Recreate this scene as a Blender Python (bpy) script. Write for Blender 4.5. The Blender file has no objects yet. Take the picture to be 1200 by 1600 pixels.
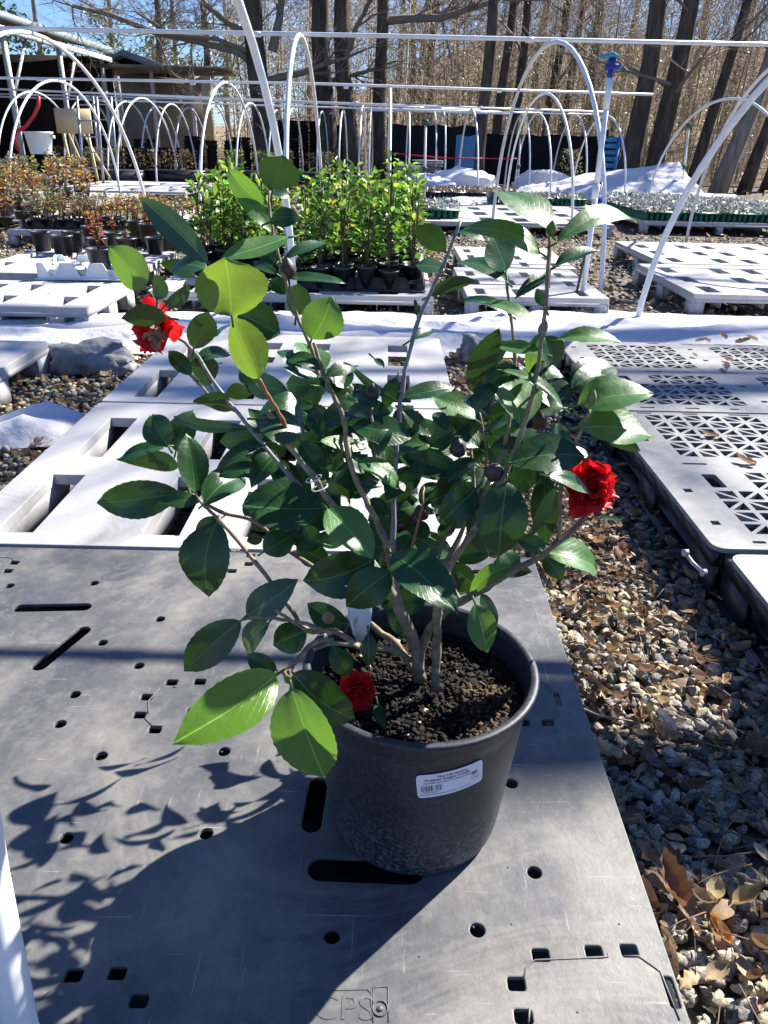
import bpy, math, random
import numpy as np
from mathutils import Vector, Matrix, noise as mnoise
random.seed(7); rng = np.random.default_rng(7)
sc = bpy.context.scene
R = math.radians

# ---------------------------------------------------------------- camera, world, sun, exposure
CAMH = .95; PITCH = R(25.8); ROLL = R(1.26); F = 1200.
_f = Vector((0, math.cos(PITCH), -math.sin(PITCH))); _r0 = Vector((1, 0, 0)); _u0 = _r0.cross(_f)
_r = _r0*math.cos(ROLL)+_u0*math.sin(ROLL); _u = -_r0*math.sin(ROLL)+_u0*math.cos(ROLL)
cd = bpy.data.cameras.new('camera'); cam = bpy.data.objects.new('camera', cd); sc.collection.objects.link(cam)
cd.sensor_fit = 'VERTICAL'; cd.sensor_height = 24; cd.lens = 18.0; cd.clip_start = .02; cd.clip_end = 900
m = Matrix((_r, _u, -_f)).transposed().to_4x4(); m.translation = (0, 0, CAMH); cam.matrix_world = m
sc.camera = cam
w = bpy.data.worlds.new('World'); sc.world = w; w.use_nodes = True
wn = w.node_tree; bg = wn.nodes['Background']
sky = wn.nodes.new('ShaderNodeTexSky'); sky.sky_type = 'NISHITA'; sky.sun_disc = False
SUN_EL = 39.5; SUN_AZ = 49.5
sky.sun_elevation = R(SUN_EL); sky.sun_rotation = R(SUN_AZ); sky.air_density = 1.0; sky.dust_density = .15; sky.ozone_density = 3.0
wb = wn.nodes.new('ShaderNodeMix'); wb.data_type = 'RGBA'; wb.blend_type = 'MULTIPLY'; wb.inputs[0].default_value = 1
wb.inputs[7].default_value = (.66, .85, 1.22, 1); wn.links.new(sky.outputs[0], wb.inputs[6]); wn.links.new(wb.outputs[2], bg.inputs[0]); bg.inputs[1].default_value = .05
ld = bpy.data.lights.new('sun', 'SUN'); ld.energy = 5.0; ld.angle = R(.53); ld.color = (1, .95, .86)
sun = bpy.data.objects.new('sun', ld); sc.collection.objects.link(sun)
SV = Vector((math.sin(R(SUN_AZ))*math.cos(R(SUN_EL)), math.cos(R(SUN_AZ))*math.cos(R(SUN_EL)), math.sin(R(SUN_EL))))
sun.rotation_euler = SV.to_track_quat('Z', 'Y').to_euler(); sun.location = (8, 8, 9)
sc.view_settings.view_transform = 'Standard'; sc.view_settings.look = 'None'
sc.view_settings.exposure = 1.65; sc.view_settings.gamma = 1

# a survey helper: where a sight line through photo point (x, y) meets a height, a depth
def ray(x, y): return _f+_r*((x-600)/F)-_u*((y-800)/F)
def onz(x, y, z):
    d = ray(x, y); return Vector((0, 0, CAMH))+d*((z-CAMH)/d.z)
def at(x, y, Y):
    d = ray(x, y); return Vector((0, 0, CAMH))+d*(Y/d.y)

# ---------------------------------------------------------------- helpers
def tag(o, label=None, cat=None, group=None, kind=None):
    if label: o['label'] = label
    if cat: o['category'] = cat
    if group: o['group'] = group
    if kind: o['kind'] = kind
    return o
def empty(name, loc=(0, 0, 0), rz=0, label=None, cat=None, group=None):
    o = bpy.data.objects.new(name, None); sc.collection.objects.link(o); o.location = loc
    o.rotation_euler = (0, 0, rz); o.empty_display_size = .1
    return tag(o, label, cat, group)
class MB:
    def __init__(s): s.v = []; s.f = []; s.uv = None; s.col = []; s.n = 0
    def add(s, v, f, col=None, uv=None):
        v = np.asarray(v, float).reshape(-1, 3); b = s.n
        s.v.append(v); s.n += len(v)
        s.f.extend([tuple(i+b for i in q) for q in f])
        if uv is not None:
            if s.uv is None: s.uv = []
            s.uv.append(np.asarray(uv, float))
        if col is not None: s.col.append(np.tile(np.array(col, float)[:3], (len(v), 1)))
    def box(s, c, d, rz=0, col=None):
        x, y, z = d[0]/2, d[1]/2, d[2]/2
        p = [(-x,-y,-z),(x,-y,-z),(x,y,-z),(-x,y,-z),(-x,-y,z),(x,-y,z),(x,y,z),(-x,y,z)]
        ca, sa = math.cos(rz), math.sin(rz)
        s.add([(c[0]+a*ca-b*sa, c[1]+a*sa+b*ca, c[2]+h) for a, b, h in p],
              [(0,3,2,1),(4,5,6,7),(0,1,5,4),(1,2,6,5),(2,3,7,6),(3,0,4,7)], col)
    def tube(s, pts, rad, n=8, cap=True, col=None):
        P = [Vector(p) for p in pts]
        if not hasattr(rad, '__len__'): rad = [rad]*len(P)
        V = []; up = None
        for i, p in enumerate(P):
            t = (P[min(i+1, len(P)-1)]-P[max(i-1, 0)])
            if t.length < 1e-9: t = Vector((0, 0, 1))
            t.normalize()
            if up is None:
                up = t.orthogonal().normalized()
            up = (up-t*up.dot(t))
            up = up.normalized() if up.length > 1e-6 else t.orthogonal().normalized()
            b = t.cross(up)
            for k in range(n):
                a = 2*math.pi*k/n
                V.append(p+(up*math.cos(a)+b*math.sin(a))*rad[i])
        Fc = []
        for i in range(len(P)-1):
            for k in range(n):
                Fc.append((i*n+k, i*n+(k+1) % n, (i+1)*n+(k+1) % n, (i+1)*n+k))
        if cap and n > 2: Fc.append(tuple(reversed(range(n)))); Fc.append(tuple(range((len(P)-1)*n, len(P)*n)))
        s.add([tuple(v) for v in V], Fc, col)
    def lathe(s, prof, n=24, c=(0, 0, 0), col=None, closed=False):
        V = []; Fc = []
        for r, z in prof:
            for k in range(n):
                a = 2*math.pi*k/n; V.append((c[0]+r*math.cos(a), c[1]+r*math.sin(a), c[2]+z))
        L = len(prof)
        for i in range(L-1 if not closed else L):
            j = (i+1) % L
            for k in range(n): Fc.append((i*n+k, i*n+(k+1) % n, j*n+(k+1) % n, j*n+k))
        s.add(V, Fc, col)
    def build(s, name, mat, parent=None, smooth=False, loc=None):
        me = bpy.data.meshes.new(name)
        V = np.concatenate(s.v) if s.v else np.zeros((0, 3))
        Ls = np.fromiter((len(q) for q in s.f), int, len(s.f)); idx = np.fromiter((i for q in s.f for i in q), int)
        me.vertices.add(len(V)); me.vertices.foreach_set('co', V.ravel())
        me.loops.add(len(idx)); me.loops.foreach_set('vertex_index', idx)
        me.polygons.add(len(Ls)); st = np.concatenate([[0], np.cumsum(Ls)[:-1]]) if len(Ls) else np.zeros(0, int)
        me.polygons.foreach_set('loop_start', st); me.polygons.foreach_set('loop_total', Ls)
        me.update(calc_edges=True); me.validate()
        if smooth: me.polygons.foreach_set('use_smooth', np.ones(len(Ls), bool))
        if s.uv is not None:
            U = np.concatenate(s.uv); ul = me.uv_layers.new(name='UVMap'); ul.data.foreach_set('uv', U[idx].ravel())
        if s.col:
            Cc = np.concatenate(s.col); Cc = np.hstack([Cc, np.ones((len(Cc), 1))])
            a = me.color_attributes.new('tint', 'FLOAT_COLOR', 'POINT'); a.data.foreach_set('color', Cc.ravel())
        if isinstance(mat, (list, tuple)):
            for q in mat: me.materials.append(q)
        elif mat: me.materials.append(mat)
        o = bpy.data.objects.new(name, me); sc.collection.objects.link(o)
        if parent: o.parent = parent
        if loc is not None: o.location = loc
        return o
def copy_tree(o, parent=None):
    c = o.copy(); sc.collection.objects.link(c); c.parent = parent
    for ch in [q for q in o.children]: copy_tree(ch, c)
    return c
ORD = ['first', 'second', 'third', 'fourth', 'fifth', 'sixth', 'seventh', 'eighth', 'ninth', 'tenth', 'eleventh', 'twelfth', 'thirteenth', 'fourteenth', 'fifteenth', 'sixteenth', 'seventeenth', 'eighteenth', 'nineteenth', 'twentieth']
def ordn(i): return ORD[i] if i < 20 else '%dth' % (i+1)

def outline_slab(name, outer, holes, z0, z1, mat, parent, bev=0.0):
    """flat plate with real holes"""
    cu = bpy.data.curves.new(name, 'CURVE'); cu.dimensions = '2D'; cu.fill_mode = 'BOTH'
    cu.extrude = (z1-z0)/2-bev; cu.bevel_depth = bev; cu.bevel_resolution = 1; cu.offset = -bev
    for lp in [outer]+holes:
        sp = cu.splines.new('POLY'); sp.points.add(len(lp)-1); sp.use_cyclic_u = True
        for q, p in zip(sp.points, lp): q.co = (p[0], p[1], 0, 1)
    t = bpy.data.objects.new('tmp', cu); sc.collection.objects.link(t)
    dg = bpy.context.evaluated_depsgraph_get(); dg.update()
    me = bpy.data.meshes.new_from_object(t.evaluated_get(dg)); bpy.data.objects.remove(t); bpy.data.curves.remove(cu)
    me.name = name; me.materials.clear(); me.materials.append(mat)
    V = np.empty(len(me.vertices)*3); me.vertices.foreach_get('co', V); V = V.reshape(-1, 3); V[:, 2] += (z0+z1)/2
    me.vertices.foreach_set('co', V.ravel())
    me.polygons.foreach_set('use_smooth', np.zeros(len(me.polygons), bool)); me.update()
    o = bpy.data.objects.new(name, me); sc.collection.objects.link(o); o.parent = parent
    return o
def circ(c, r, n=16): return [(c[0]+r*math.cos(2*math.pi*k/n), c[1]+r*math.sin(2*math.pi*k/n)) for k in range(n)]
def rect(x0, y0, x1, y1): return [(x0, y0), (x1, y0), (x1, y1), (x0, y1)]
def rrect(x0, y0, x1, y1, r=.02, n=4):
    o = []
    for cx, cy, a0 in ((x1-r, y1-r, 0), (x0+r, y1-r, 90), (x0+r, y0+r, 180), (x1-r, y0+r, 270)):
        for k in range(n+1):
            a = R(a0+90*k/n); o.append((cx+r*math.cos(a), cy+r*math.sin(a)))
    return o
def stadium(p, q, r, n=8):
    a = math.atan2(q[1]-p[1], q[0]-p[0]); o = []
    for c, s in ((q, -90), (p, 90)):
        for k in range(n+1):
            b = a+R(s+180*k/n); o.append((c[0]+r*math.cos(b), c[1]+r*math.sin(b)))
    return o

# ---------------------------------------------------------------- materials
class NT:
    def __init__(s, name):
        s.m = bpy.data.materials.new(name); s.m.use_nodes = True; s.t = s.m.node_tree
        s.b = s.t.nodes['Principled BSDF']; s.out = s.t.nodes['Material Output']
        s.tc = s.n('ShaderNodeTexCoord')
    def n(s, k, **kw):
        q = s.t.nodes.new(k)
        for a, v in kw.items(): setattr(q, a, v)
        return q
    def l(s, a, b): s.t.links.new(a, b)
    def noise(s, scale, detail=4, rough=.55, vec=None, dist=0):
        q = s.n('ShaderNodeTexNoise'); q.inputs['Scale'].default_value = scale; q.inputs['Detail'].default_value = detail
        q.inputs['Roughness'].default_value = rough; q.inputs['Distortion'].default_value = dist
        s.l(vec or s.tc.outputs['Object'], q.inputs['Vector']); return q.outputs['Fac']
    def ramp(s, fac, stops):
        q = s.n('ShaderNodeValToRGB'); e = q.color_ramp.elements
        while len(e) < len(stops): e.new(.5)
        for i, (p, c) in enumerate(stops):
            e[i].position = p; e[i].color = (c, c, c, 1) if not hasattr(c, '__len__') else (*c, 1)
        s.l(fac, q.inputs[0]); return q.outputs[0]
    def mix(s, fac, a, b, mode='MIX'):
        q = s.n('ShaderNodeMix', data_type='RGBA', blend_type=mode)
        for i, v in ((0, fac), (6, a), (7, b)):
            if hasattr(v, 'is_linked'): s.l(v, q.inputs[i])
            elif i == 0: q.inputs[0].default_value = v
            else: q.inputs[i].default_value = (*v, 1)
        return q.outputs[2]
    def math(s, op, a, b=0., c=0.):
        q = s.n('ShaderNodeMath', operation=op)
        for i, v in enumerate((a, b, c)):
            if hasattr(v, 'is_linked'): s.l(v, q.inputs[i])
            else: q.inputs[i].default_value = v
        return q.outputs[0]
    def bump(s, h, strength=.3, dist=.01, prev=None):
        q = s.n('ShaderNodeBump'); q.inputs['Strength'].default_value = strength; q.inputs['Distance'].default_value = dist
        s.l(h, q.inputs['Height'])
        if prev: s.l(prev, q.inputs['Normal'])
        return q.outputs[0]
    def set(s, **kw):
        for k, v in kw.items():
            k = {'base': 'Base Color', 'rough': 'Roughness', 'spec': 'Specular IOR Level', 'metal': 'Metallic', 'normal': 'Normal', 'coat': 'Coat Weight'}[k]
            i = s.b.inputs[k]
            if hasattr(v, 'is_linked'): s.l(v, i)
            else: i.default_value = (*v, 1) if hasattr(v, '__len__') else v
        return s
def simple(name, a, b=None, scale=8, rough=.6, spec=.4, bump=0, bs=40, metal=0, coord=None):
    q = NT(name); b = b or tuple(x*.75 for x in a)
    q.set(base=q.ramp(q.noise(scale, 5), [(.3, b), (.7, a)]), rough=rough, spec=spec, metal=metal)
    if bump: q.set(normal=q.bump(q.noise(bs, 4), bump, .005))
    return q.m
M = {}
# worn black plastic of the near pallet: dusty pale film over blue black plastic
q = NT('worn_black_plastic')
n1 = q.noise(4.5, 8, .65); n2 = q.noise(28, 6, .7); n3 = q.noise(160, 3, .7)
mp = q.n('ShaderNodeMapping'); q.l(q.tc.outputs['Object'], mp.inputs[0]); mp.inputs['Scale'].default_value = (260, 7, 7); mp.inputs['Rotation'].default_value = (0, 0, .5)
scr = q.noise(1, 4, .6, mp.outputs[0]); scr = q.ramp(scr, [(.66, 0.), (.74, 1.)])
mp2 = q.n('ShaderNodeMapping'); q.l(q.tc.outputs['Object'], mp2.inputs[0]); mp2.inputs['Scale'].default_value = (8, 230, 7); mp2.inputs['Rotation'].default_value = (0, 0, -.7)
scr2 = q.ramp(q.noise(1, 4, .6, mp2.outputs[0]), [(.66, 0.), (.74, 1.)])
c = q.ramp(n1, [(.3, (.050, .054, .064)), (.5, (.090, .090, .094)), (.68, (.18, .172, .155))])
st = q.noise(1.6, 6, .75, dist=1.5); c = q.mix(q.ramp(st, [(.50, 0.), (.64, .6)]), c, (.24, .225, .195)); c = q.mix(q.ramp(st, [(.30, .5), (.44, 0.)]), c, (.04, .043, .05))
c = q.mix(q.ramp(n2, [(.5, 0.), (.75, .45)]), c, (.20, .195, .18))
c = q.mix(q.math('MULTIPLY', q.math('MAXIMUM', scr, scr2), q.ramp(n2, [(.35, .1), (.6, .8)])), c, (.42, .42, .40))
c = q.mix(q.ramp(n3, [(.62, 0.), (.72, .25)]), c, (.03, .035, .045))
nb = q.bump(n1, .25, .015); nb = q.bump(n2, .12, .003, nb); nb = q.bump(q.math('ADD', n3, scr), .1, .001, nb)
q.set(base=c, rough=q.ramp(n2, [(.3, .40), (.7, .6)]), spec=.3, normal=nb); M['bdeck'] = q.m
# matte black plastic of the perforated pallets
q = NT('dusty_black_plastic'); n1 = q.noise(7, 6, .65); n2 = q.noise(60, 4)
c = q.ramp(n1, [(.3, (.13, .135, .14)), (.7, (.29, .28, .265))]); q.set(base=q.mix(q.ramp(n2, [(.55, 0.), (.75, .5)]), c, (.35, .34, .32)), rough=.45, normal=q.bump(n1, .2, .01)); M['dplast'] = q.m
q = NT('black_plastic'); n1 = q.noise(15, 5, .6); n2 = q.noise(120, 3)
q.set(base=q.ramp(n1, [(.35, (.010, .012, .017)), (.7, (.028, .03, .035))]), rough=.42, normal=q.bump(n2, .1, .002)); M['blk'] = q.m
# nursery pot: black plastic with chalky bloom and rubbing
q = NT('pot_plastic'); n1 = q.noise(9, 7, .7); n2 = q.noise(170, 6, .75)
sep = q.n('ShaderNodeSeparateXYZ'); q.l(q.tc.outputs['Object'], sep.inputs[0])
low = q.ramp(sep.outputs[2], [(.0, 1.), (.11, 0.)])
c = q.ramp(n1, [(.3, (.009, .012, .019)), (.7, (.023, .027, .036))])
c = q.mix(q.math('MULTIPLY', q.ramp(n2, [(.45, 0.), (.65, 1.)]), q.math('ADD', q.math('MULTIPLY', low, .75), .16)), c, (.17, .18, .2))
q.set(base=c, rough=q.ramp(n1, [(.3, .4), (.7, .58)]), spec=.35, normal=q.bump(n2, .12, .002, q.bump(n1, .12, .006))); M['pot'] = q.m
q = NT('grey_plastic'); n1 = q.noise(3, 6, .6); n2 = q.noise(40, 4)
c = q.ramp(n1, [(.3, (.36, .355, .37)), (.7, (.46, .445, .43))]); c = q.mix(q.ramp(n2, [(.62, 0.), (.8, .5)]), c, (.27, .25, .22)); st = q.noise(5, 7, .8, dist=.8); c = q.mix(q.ramp(st, [(.54, 0.), (.68, .6)]), c, (.26, .22, .17)); c = q.mix(q.ramp(q.noise(70, 3, .7), [(.66, 0.), (.72, .5)]), c, (.16, .13, .10))
q.set(base=c, rough=.5, normal=q.bump(n1, .1, .01)); M['gplast'] = q.m
q = NT('dark_grey_plastic'); n1 = q.noise(3, 6, .6)
q.set(base=q.ramp(n1, [(.3, (.16, .165, .18)), (.7, (.26, .26, .27))]), rough=.5); M['dgplast'] = q.m
q = NT('white_pipe'); n1 = q.noise(12, 5)
q.set(base=q.ramp(n1, [(.3, (.64, .66, .68)), (.65, (.78, .79, .79))]), rough=.35, normal=q.bump(q.noise(60, 3), .05, .002)); M['pipe'] = q.m
q = NT('row_cover_fabric'); n1 = q.noise(2.2, 5)
tr = q.n('ShaderNodeBsdfTranslucent'); mx = q.n('ShaderNodeMixShader'); mx.inputs[0].default_value = .3
c = q.ramp(n1, [(.3, (.72, .71, .77)), (.7, (.82, .81, .84))]); q.set(base=c, rough=.8, spec=.2, normal=q.bump(q.noise(7, 4, .5), .5, .04, q.bump(q.noise(30, 3), .12, .01))); q.l(c, tr.inputs[0])
q.l(q.b.outputs[0], mx.inputs[1]); q.l(tr.outputs[0], mx.inputs[2]); q.l(mx.outputs[0], q.out.inputs[0]); M['cloth'] = q.m
# things coloured per piece
def tinted(name, rough=.7, bump=.4, bs=120, spec=.3, trans=0, var=.5):
    q = NT(name); a = q.n('ShaderNodeVertexColor', layer_name='tint')
    n1 = q.noise(bs, 4, .7); c = q.mix(1., a.outputs[0], q.ramp(n1, [(.3, 1-var), (.7, 1+var*.4)]), 'MULTIPLY')
    q.set(base=c, rough=rough, spec=spec, normal=q.bump(n1, bump, .003))
    if trans:
        tr = q.n('ShaderNodeBsdfTranslucent'); mx = q.n('ShaderNodeMixShader'); mx.inputs[0].default_value = trans
        q.l(c, tr.inputs[0]); q.l(q.b.outputs[0], mx.inputs[1]); q.l(tr.outputs[0], mx.inputs[2]); q.l(mx.outputs[0], q.out.inputs[0])
    return q.m
M['stone'] = tinted('granite_chips', .8, .6, 260, var=.85)
M['litter'] = tinted('dry_leaf', .6, .3, 90, trans=.25, var=.3)
M['foliage'] = tinted('small_leaves', .38, .1, 60, spec=.5, trans=.55, var=.2)
M['twig'] = tinted('bark_twigs', .8, .3, 60, var=.3)
M['soil'] = tinted('potting_soil', .9, .6, 260, var=.7)
# bark
def bark(name, a, b, sc_=9):
    q = NT(name); mp = q.n('ShaderNodeMapping'); q.l(q.tc.outputs['Object'], mp.inputs[0]); mp.inputs['Scale'].default_value = (1, 1, .18)
    n1 = q.noise(sc_, 7, .7, mp.outputs[0]); q.set(base=q.ramp(n1, [(.35, a), (.65, b)]), rough=.9, spec=.2, normal=q.bump(n1, .9, .06)); return q.m
M['bark'] = bark('tree_bark', (.035, .028, .022), (.13, .105, .082))
M['bark2'] = bark('pale_bark', (.14, .12, .095), (.30, .26, .21))
q = NT('camellia_bark'); n1 = q.noise(90, 6, .7); n0 = q.noise(18, 3)
c = q.ramp(n1, [(.3, (.10, .07, .045)), (.55, (.23, .185, .125)), (.75, (.38, .34, .27))]); c = q.mix(q.ramp(n0, [(.5, 0.), (.75, .5)]), c, (.16, .20, .13))
q.set(base=c, rough=.75, spec=.25, normal=q.bump(n1, .5, .0015)); M['stem'] = q.m
q = NT('grey_twig'); n1 = q.noise(120, 5, .7); q.set(base=q.ramp(n1, [(.3, (.11, .11, .12)), (.7, (.26, .26, .27))]), rough=.7, normal=q.bump(n1, .4, .001)); M['stem_grey'] = q.m
q = NT('young_twig'); n1 = q.noise(120, 5, .7); q.set(base=q.ramp(n1, [(.3, (.20, .07, .03)), (.7, (.30, .16, .07))]), rough=.5); M['stem_young'] = q.m
# camellia leaves: glossy top, matte pale underside, midrib and side veins
def leafmat(name, top, hi, under, trans, tcol, rough=.3):
    q = NT(name); uv = q.tc.outputs['UV']; sp = q.n('ShaderNodeSeparateXYZ'); q.l(uv, sp.inputs[0])
    u = q.math('ABSOLUTE', q.math('SUBTRACT', sp.outputs[0], .5)); t = sp.outputs[1]
    wob = q.noise(40, 3)
    mid = q.math('SUBTRACT', 1., q.math('MULTIPLY', u, 48.)); mid = q.math('MAXIMUM', mid, 0.)
    ph = q.math('FRACT', q.math('ADD', q.math('SUBTRACT', q.math('MULTIPLY', t, 9.), q.math('MULTIPLY', u, 9.)), q.math('MULTIPLY', wob, .5)))
    vein = q.math('SUBTRACT', 1., q.math('MULTIPLY', q.math('ABSOLUTE', q.math('SUBTRACT', ph, .5)), 16.)); vein = q.math('MAXIMUM', vein, 0.)
    oi = q.n('ShaderNodeObjectInfo')
    big = q.noise(14, 3)
    c = q.mix(q.ramp(big, [(.3, 0.), (.7, 1.)]), top, hi)
    c = q.mix(q.math('MULTIPLY', oi.outputs['Random'], .5), c, tuple(x*.7 for x in top))
    c = q.mix(q.math('MULTIPLY', vein, .09), c, tuple(min(1, x*2.2) for x in hi))
    spots = q.ramp(q.noise(230, 2), [(.73, 0.), (.77, .6)]); c = q.mix(spots, c, (.035, .03, .012))
    c = q.mix(q.math('MULTIPLY', mid, .5), c, tuple(min(1, x*3+.06) for x in hi))
    gm = q.n('ShaderNodeNewGeometry'); bf = gm.outputs['Backfacing']
    cu = q.mix(q.math('MULTIPLY', q.math('MAXIMUM', mid, q.math('MULTIPLY', vein, .35)), .7), under, tuple(x*1.6 for x in under))
    cu = q.mix(spots, cu, (.03, .025, .01))
    cc = q.mix(bf, c, cu)
    hgt = q.math('ADD', q.math('MULTIPLY', vein, -.5), q.math('MULTIPLY', mid, -1.))
    nb = q.bump(hgt, .16, .0012); nb = q.bump(q.noise(60, 3), .35, .003, nb)
    q.set(base=cc, rough=q.math('ADD', rough, q.math('MULTIPLY', bf, .25)), spec=.38, normal=nb)
    tr = q.n('ShaderNodeBsdfTranslucent'); tc2 = q.mix(q.math('MULTIPLY', q.math('MAXIMUM', q.math('MULTIPLY', vein, .3), mid), .7), tcol, tuple(min(1, x*1.5) for x in tcol))
    tc2 = q.mix(spots, tc2, (.04, .03, .01)); q.l(tc2, tr.inputs[0]); q.l(nb, tr.inputs[1])
    mx = q.n('ShaderNodeMixShader'); mx.inputs[0].default_value = trans
    q.l(q.b.outputs[0], mx.inputs[1]); q.l(tr.outputs[0], mx.inputs[2]); q.l(mx.outputs[0], q.out.inputs[0])
    return q.m
LM = {'d': leafmat('dark_shaded_leaf', (.008, .036, .009), (.022, .082, .018), (.05, .075, .022), .08, (.06, .17, .02), .34),  # darker green, with the shade on shaded leaves put into the colour
      'm': leafmat('green_sunlit_leaf', (.045, .125, .035), (.075, .19, .05), (.10, .15, .045), .32, (.16, .32, .03), .4),  # lighter green, with the sunlight on lit leaves put into the colour
      'y': leafmat('young_camellia_leaf', (.09, .20, .02), (.13, .28, .03), (.10, .16, .03), .42, (.20, .32, .025), .28),
      'g': leafmat('grey_backed_leaf', (.03, .085, .05), (.05, .12, .07), (.07, .09, .03), .16, (.07, .14, .02), .42)}
def petalmat():
    q = NT('red_petal'); n1 = q.noise(60, 4)
    c = q.ramp(n1, [(.3, (.30, .004, .008)), (.6, (.58, .010, .018)), (.8, (.70, .04, .05))]); q.set(base=c, rough=.45, spec=.35, normal=q.bump(n1, .2, .002))
    tr = q.n('ShaderNodeBsdfTranslucent'); tr.inputs[0].default_value = (.85, .015, .02, 1); mx = q.n('ShaderNodeMixShader'); mx.inputs[0].default_value = .4
    q.l(q.b.outputs[0], mx.inputs[1]); q.l(tr.outputs[0], mx.inputs[2]); q.l(mx.outputs[0], q.out.inputs[0]); return q.m
M['petal'] = petalmat()
M['wilt'] = simple('wilted_petal', (.34, .22, .13), (.14, .05, .03), 60, .7)
M['bud'] = simple('bud_scale', (.075, .045, .045), (.025, .016, .022), 70, .45, bump=.3, bs=90)
M['budg'] = simple('green_bud', (.20, .22, .07), (.10, .12, .03), 70, .45)
M['tagw'] = simple('white_plastic_tag', (.62, .66, .72), (.55, .60, .68), 10, .4)
M['paper'] = simple('label_paper', (.66, .68, .78), (.62, .64, .75), 20, .5)
M['ink'] = simple('label_ink', (.03, .03, .04), (.02, .02, .03), 20, .6)
M['rock'] = simple('grey_rock', (.30, .31, .32), (.10, .105, .12), 14, .9, .2, .8, 30)
M['foam'] = simple('white_foam', (.72, .76, .80), (.66, .71, .76), 6, .5)
M['metal'] = simple('galvanised', (.45, .46, .48), (.3, .3, .32), 12, .4, .5, metal=.7)
M['bluep'] = simple('blue_plastic', (.05, .22, .42), (.03, .14, .3), 9, .4)
M['redp'] = simple('red_plastic', (.6, .03, .05), (.45, .02, .03), 9, .5)
M['greenp'] = simple('green_plastic', (.01, .12, .06), (.01, .07, .04), 9, .5)
M['wood'] = simple('yellow_board', (.62, .52, .30), (.50, .40, .22), 5, .7)
M['beige'] = simple('beige_panel', (.42, .37, .29), (.30, .26, .20), 3, .8)
M['fsheet'] = simple('black_sheet', (.012, .013, .016), (.006, .007, .009), 6, .8, .15)
M['darkin'] = simple('dark_boards', (.035, .028, .024), (.015, .012, .011), 3, .9)
M['roof'] = simple('weathered_roof', (.20, .17, .14), (.11, .095, .08), 4, .85)
M['teal'] = simple('painted_fascia', (.20, .25, .26), (.14, .18, .19), 4, .6)
M['white'] = simple('white_paint', (.68, .68, .66), (.55, .55, .52), 5, .5)
M['tape'] = simple('blue_tape', (.015, .04, .30), (.01, .03, .2), 9, .4)
M['orange'] = simple('orange_leaf', (.62, .19, .03), (.45, .12, .02), 40, .5)
# ================================================================= SETTING
# ground: one gravel sheet to the horizon
q = NT('gravel_ground'); vo = q.n('ShaderNodeTexVoronoi'); vo.inputs['Scale'].default_value = 38; q.l(q.tc.outputs['Object'], vo.inputs['Vector'])
vo2 = q.n('ShaderNodeTexVoronoi'); vo2.inputs['Scale'].default_value = 23; q.l(q.tc.outputs['Object'], vo2.inputs['Vector'])
sr = q.n('ShaderNodeSeparateXYZ'); q.l(vo.outputs['Color'], sr.inputs[0])
c = q.ramp(sr.outputs[0], [(0., (.13, .11, .09)), (.35, (.27, .24, .20)), (.7, (.36, .31, .24)), (1., (.50, .46, .38))])
c = q.mix(q.ramp(q.noise(1.3, 5, .7), [(.45, 0.), (.62, .8)]), c, (.17, .105, .06))
c = q.mix(1., c, q.ramp(vo.outputs['Distance'], [(.0, 1.), (.75, .25)]), 'MULTIPLY')
q.set(base=c, rough=.9, spec=.2, normal=q.bump(vo2.outputs['Distance'], .8, .02, q.bump(vo.outputs['Distance'], .9, .02))); gm = q.m
b = MB(); b.add([(-150, -60, -.012), (150, -60, -.012), (150, 260, -.012), (-150, 260, -.012)], [(0, 1, 2, 3)])
tag(b.build('ground', gm), kind='structure')
# forest floor with a bank rising behind it
q = NT('leaf_litter_floor'); n1 = q.noise(.35, 6, .7); n2 = q.noise(9, 6, .75)
c = q.ramp(n1, [(.3, (.13, .09, .055)), (.7, (.27, .20, .13))]); c = q.mix(q.ramp(n2, [(.4, 0.), (.7, .9)]), c, (.40, .31, .21)); q.set(base=c, rough=.95, spec=.1, normal=q.bump(n2, 1., .08)); fm = q.m
def hz(x, y):
    t = max(0, min(1, (y-27)/70)); t2 = max(0, min(1, (x+12)/22))
    return .01+(t*t*(3-2*t))*(2+9*t2)+.15*mnoise.noise(Vector((x*.15, y*.15, 0)))*min(1, max(0, (y-23)/5))
b = MB(); NX, NY = 80, 50; V = []; Fc = []
for j in range(NY):
    for i in range(NX):
        x = -140+280*i/(NX-1); y = 23+ (j/(NY-1))**1.5*200; V.append((x, y, hz(x, y)+.002))
for j in range(NY-1):
    for i in range(NX-1): a = j*NX+i; Fc.append((a, a+1, a+1+NX, a+NX))
b.add(V, Fc); tag(b.build('forest_floor', fm, smooth=True), kind='structure')

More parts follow.
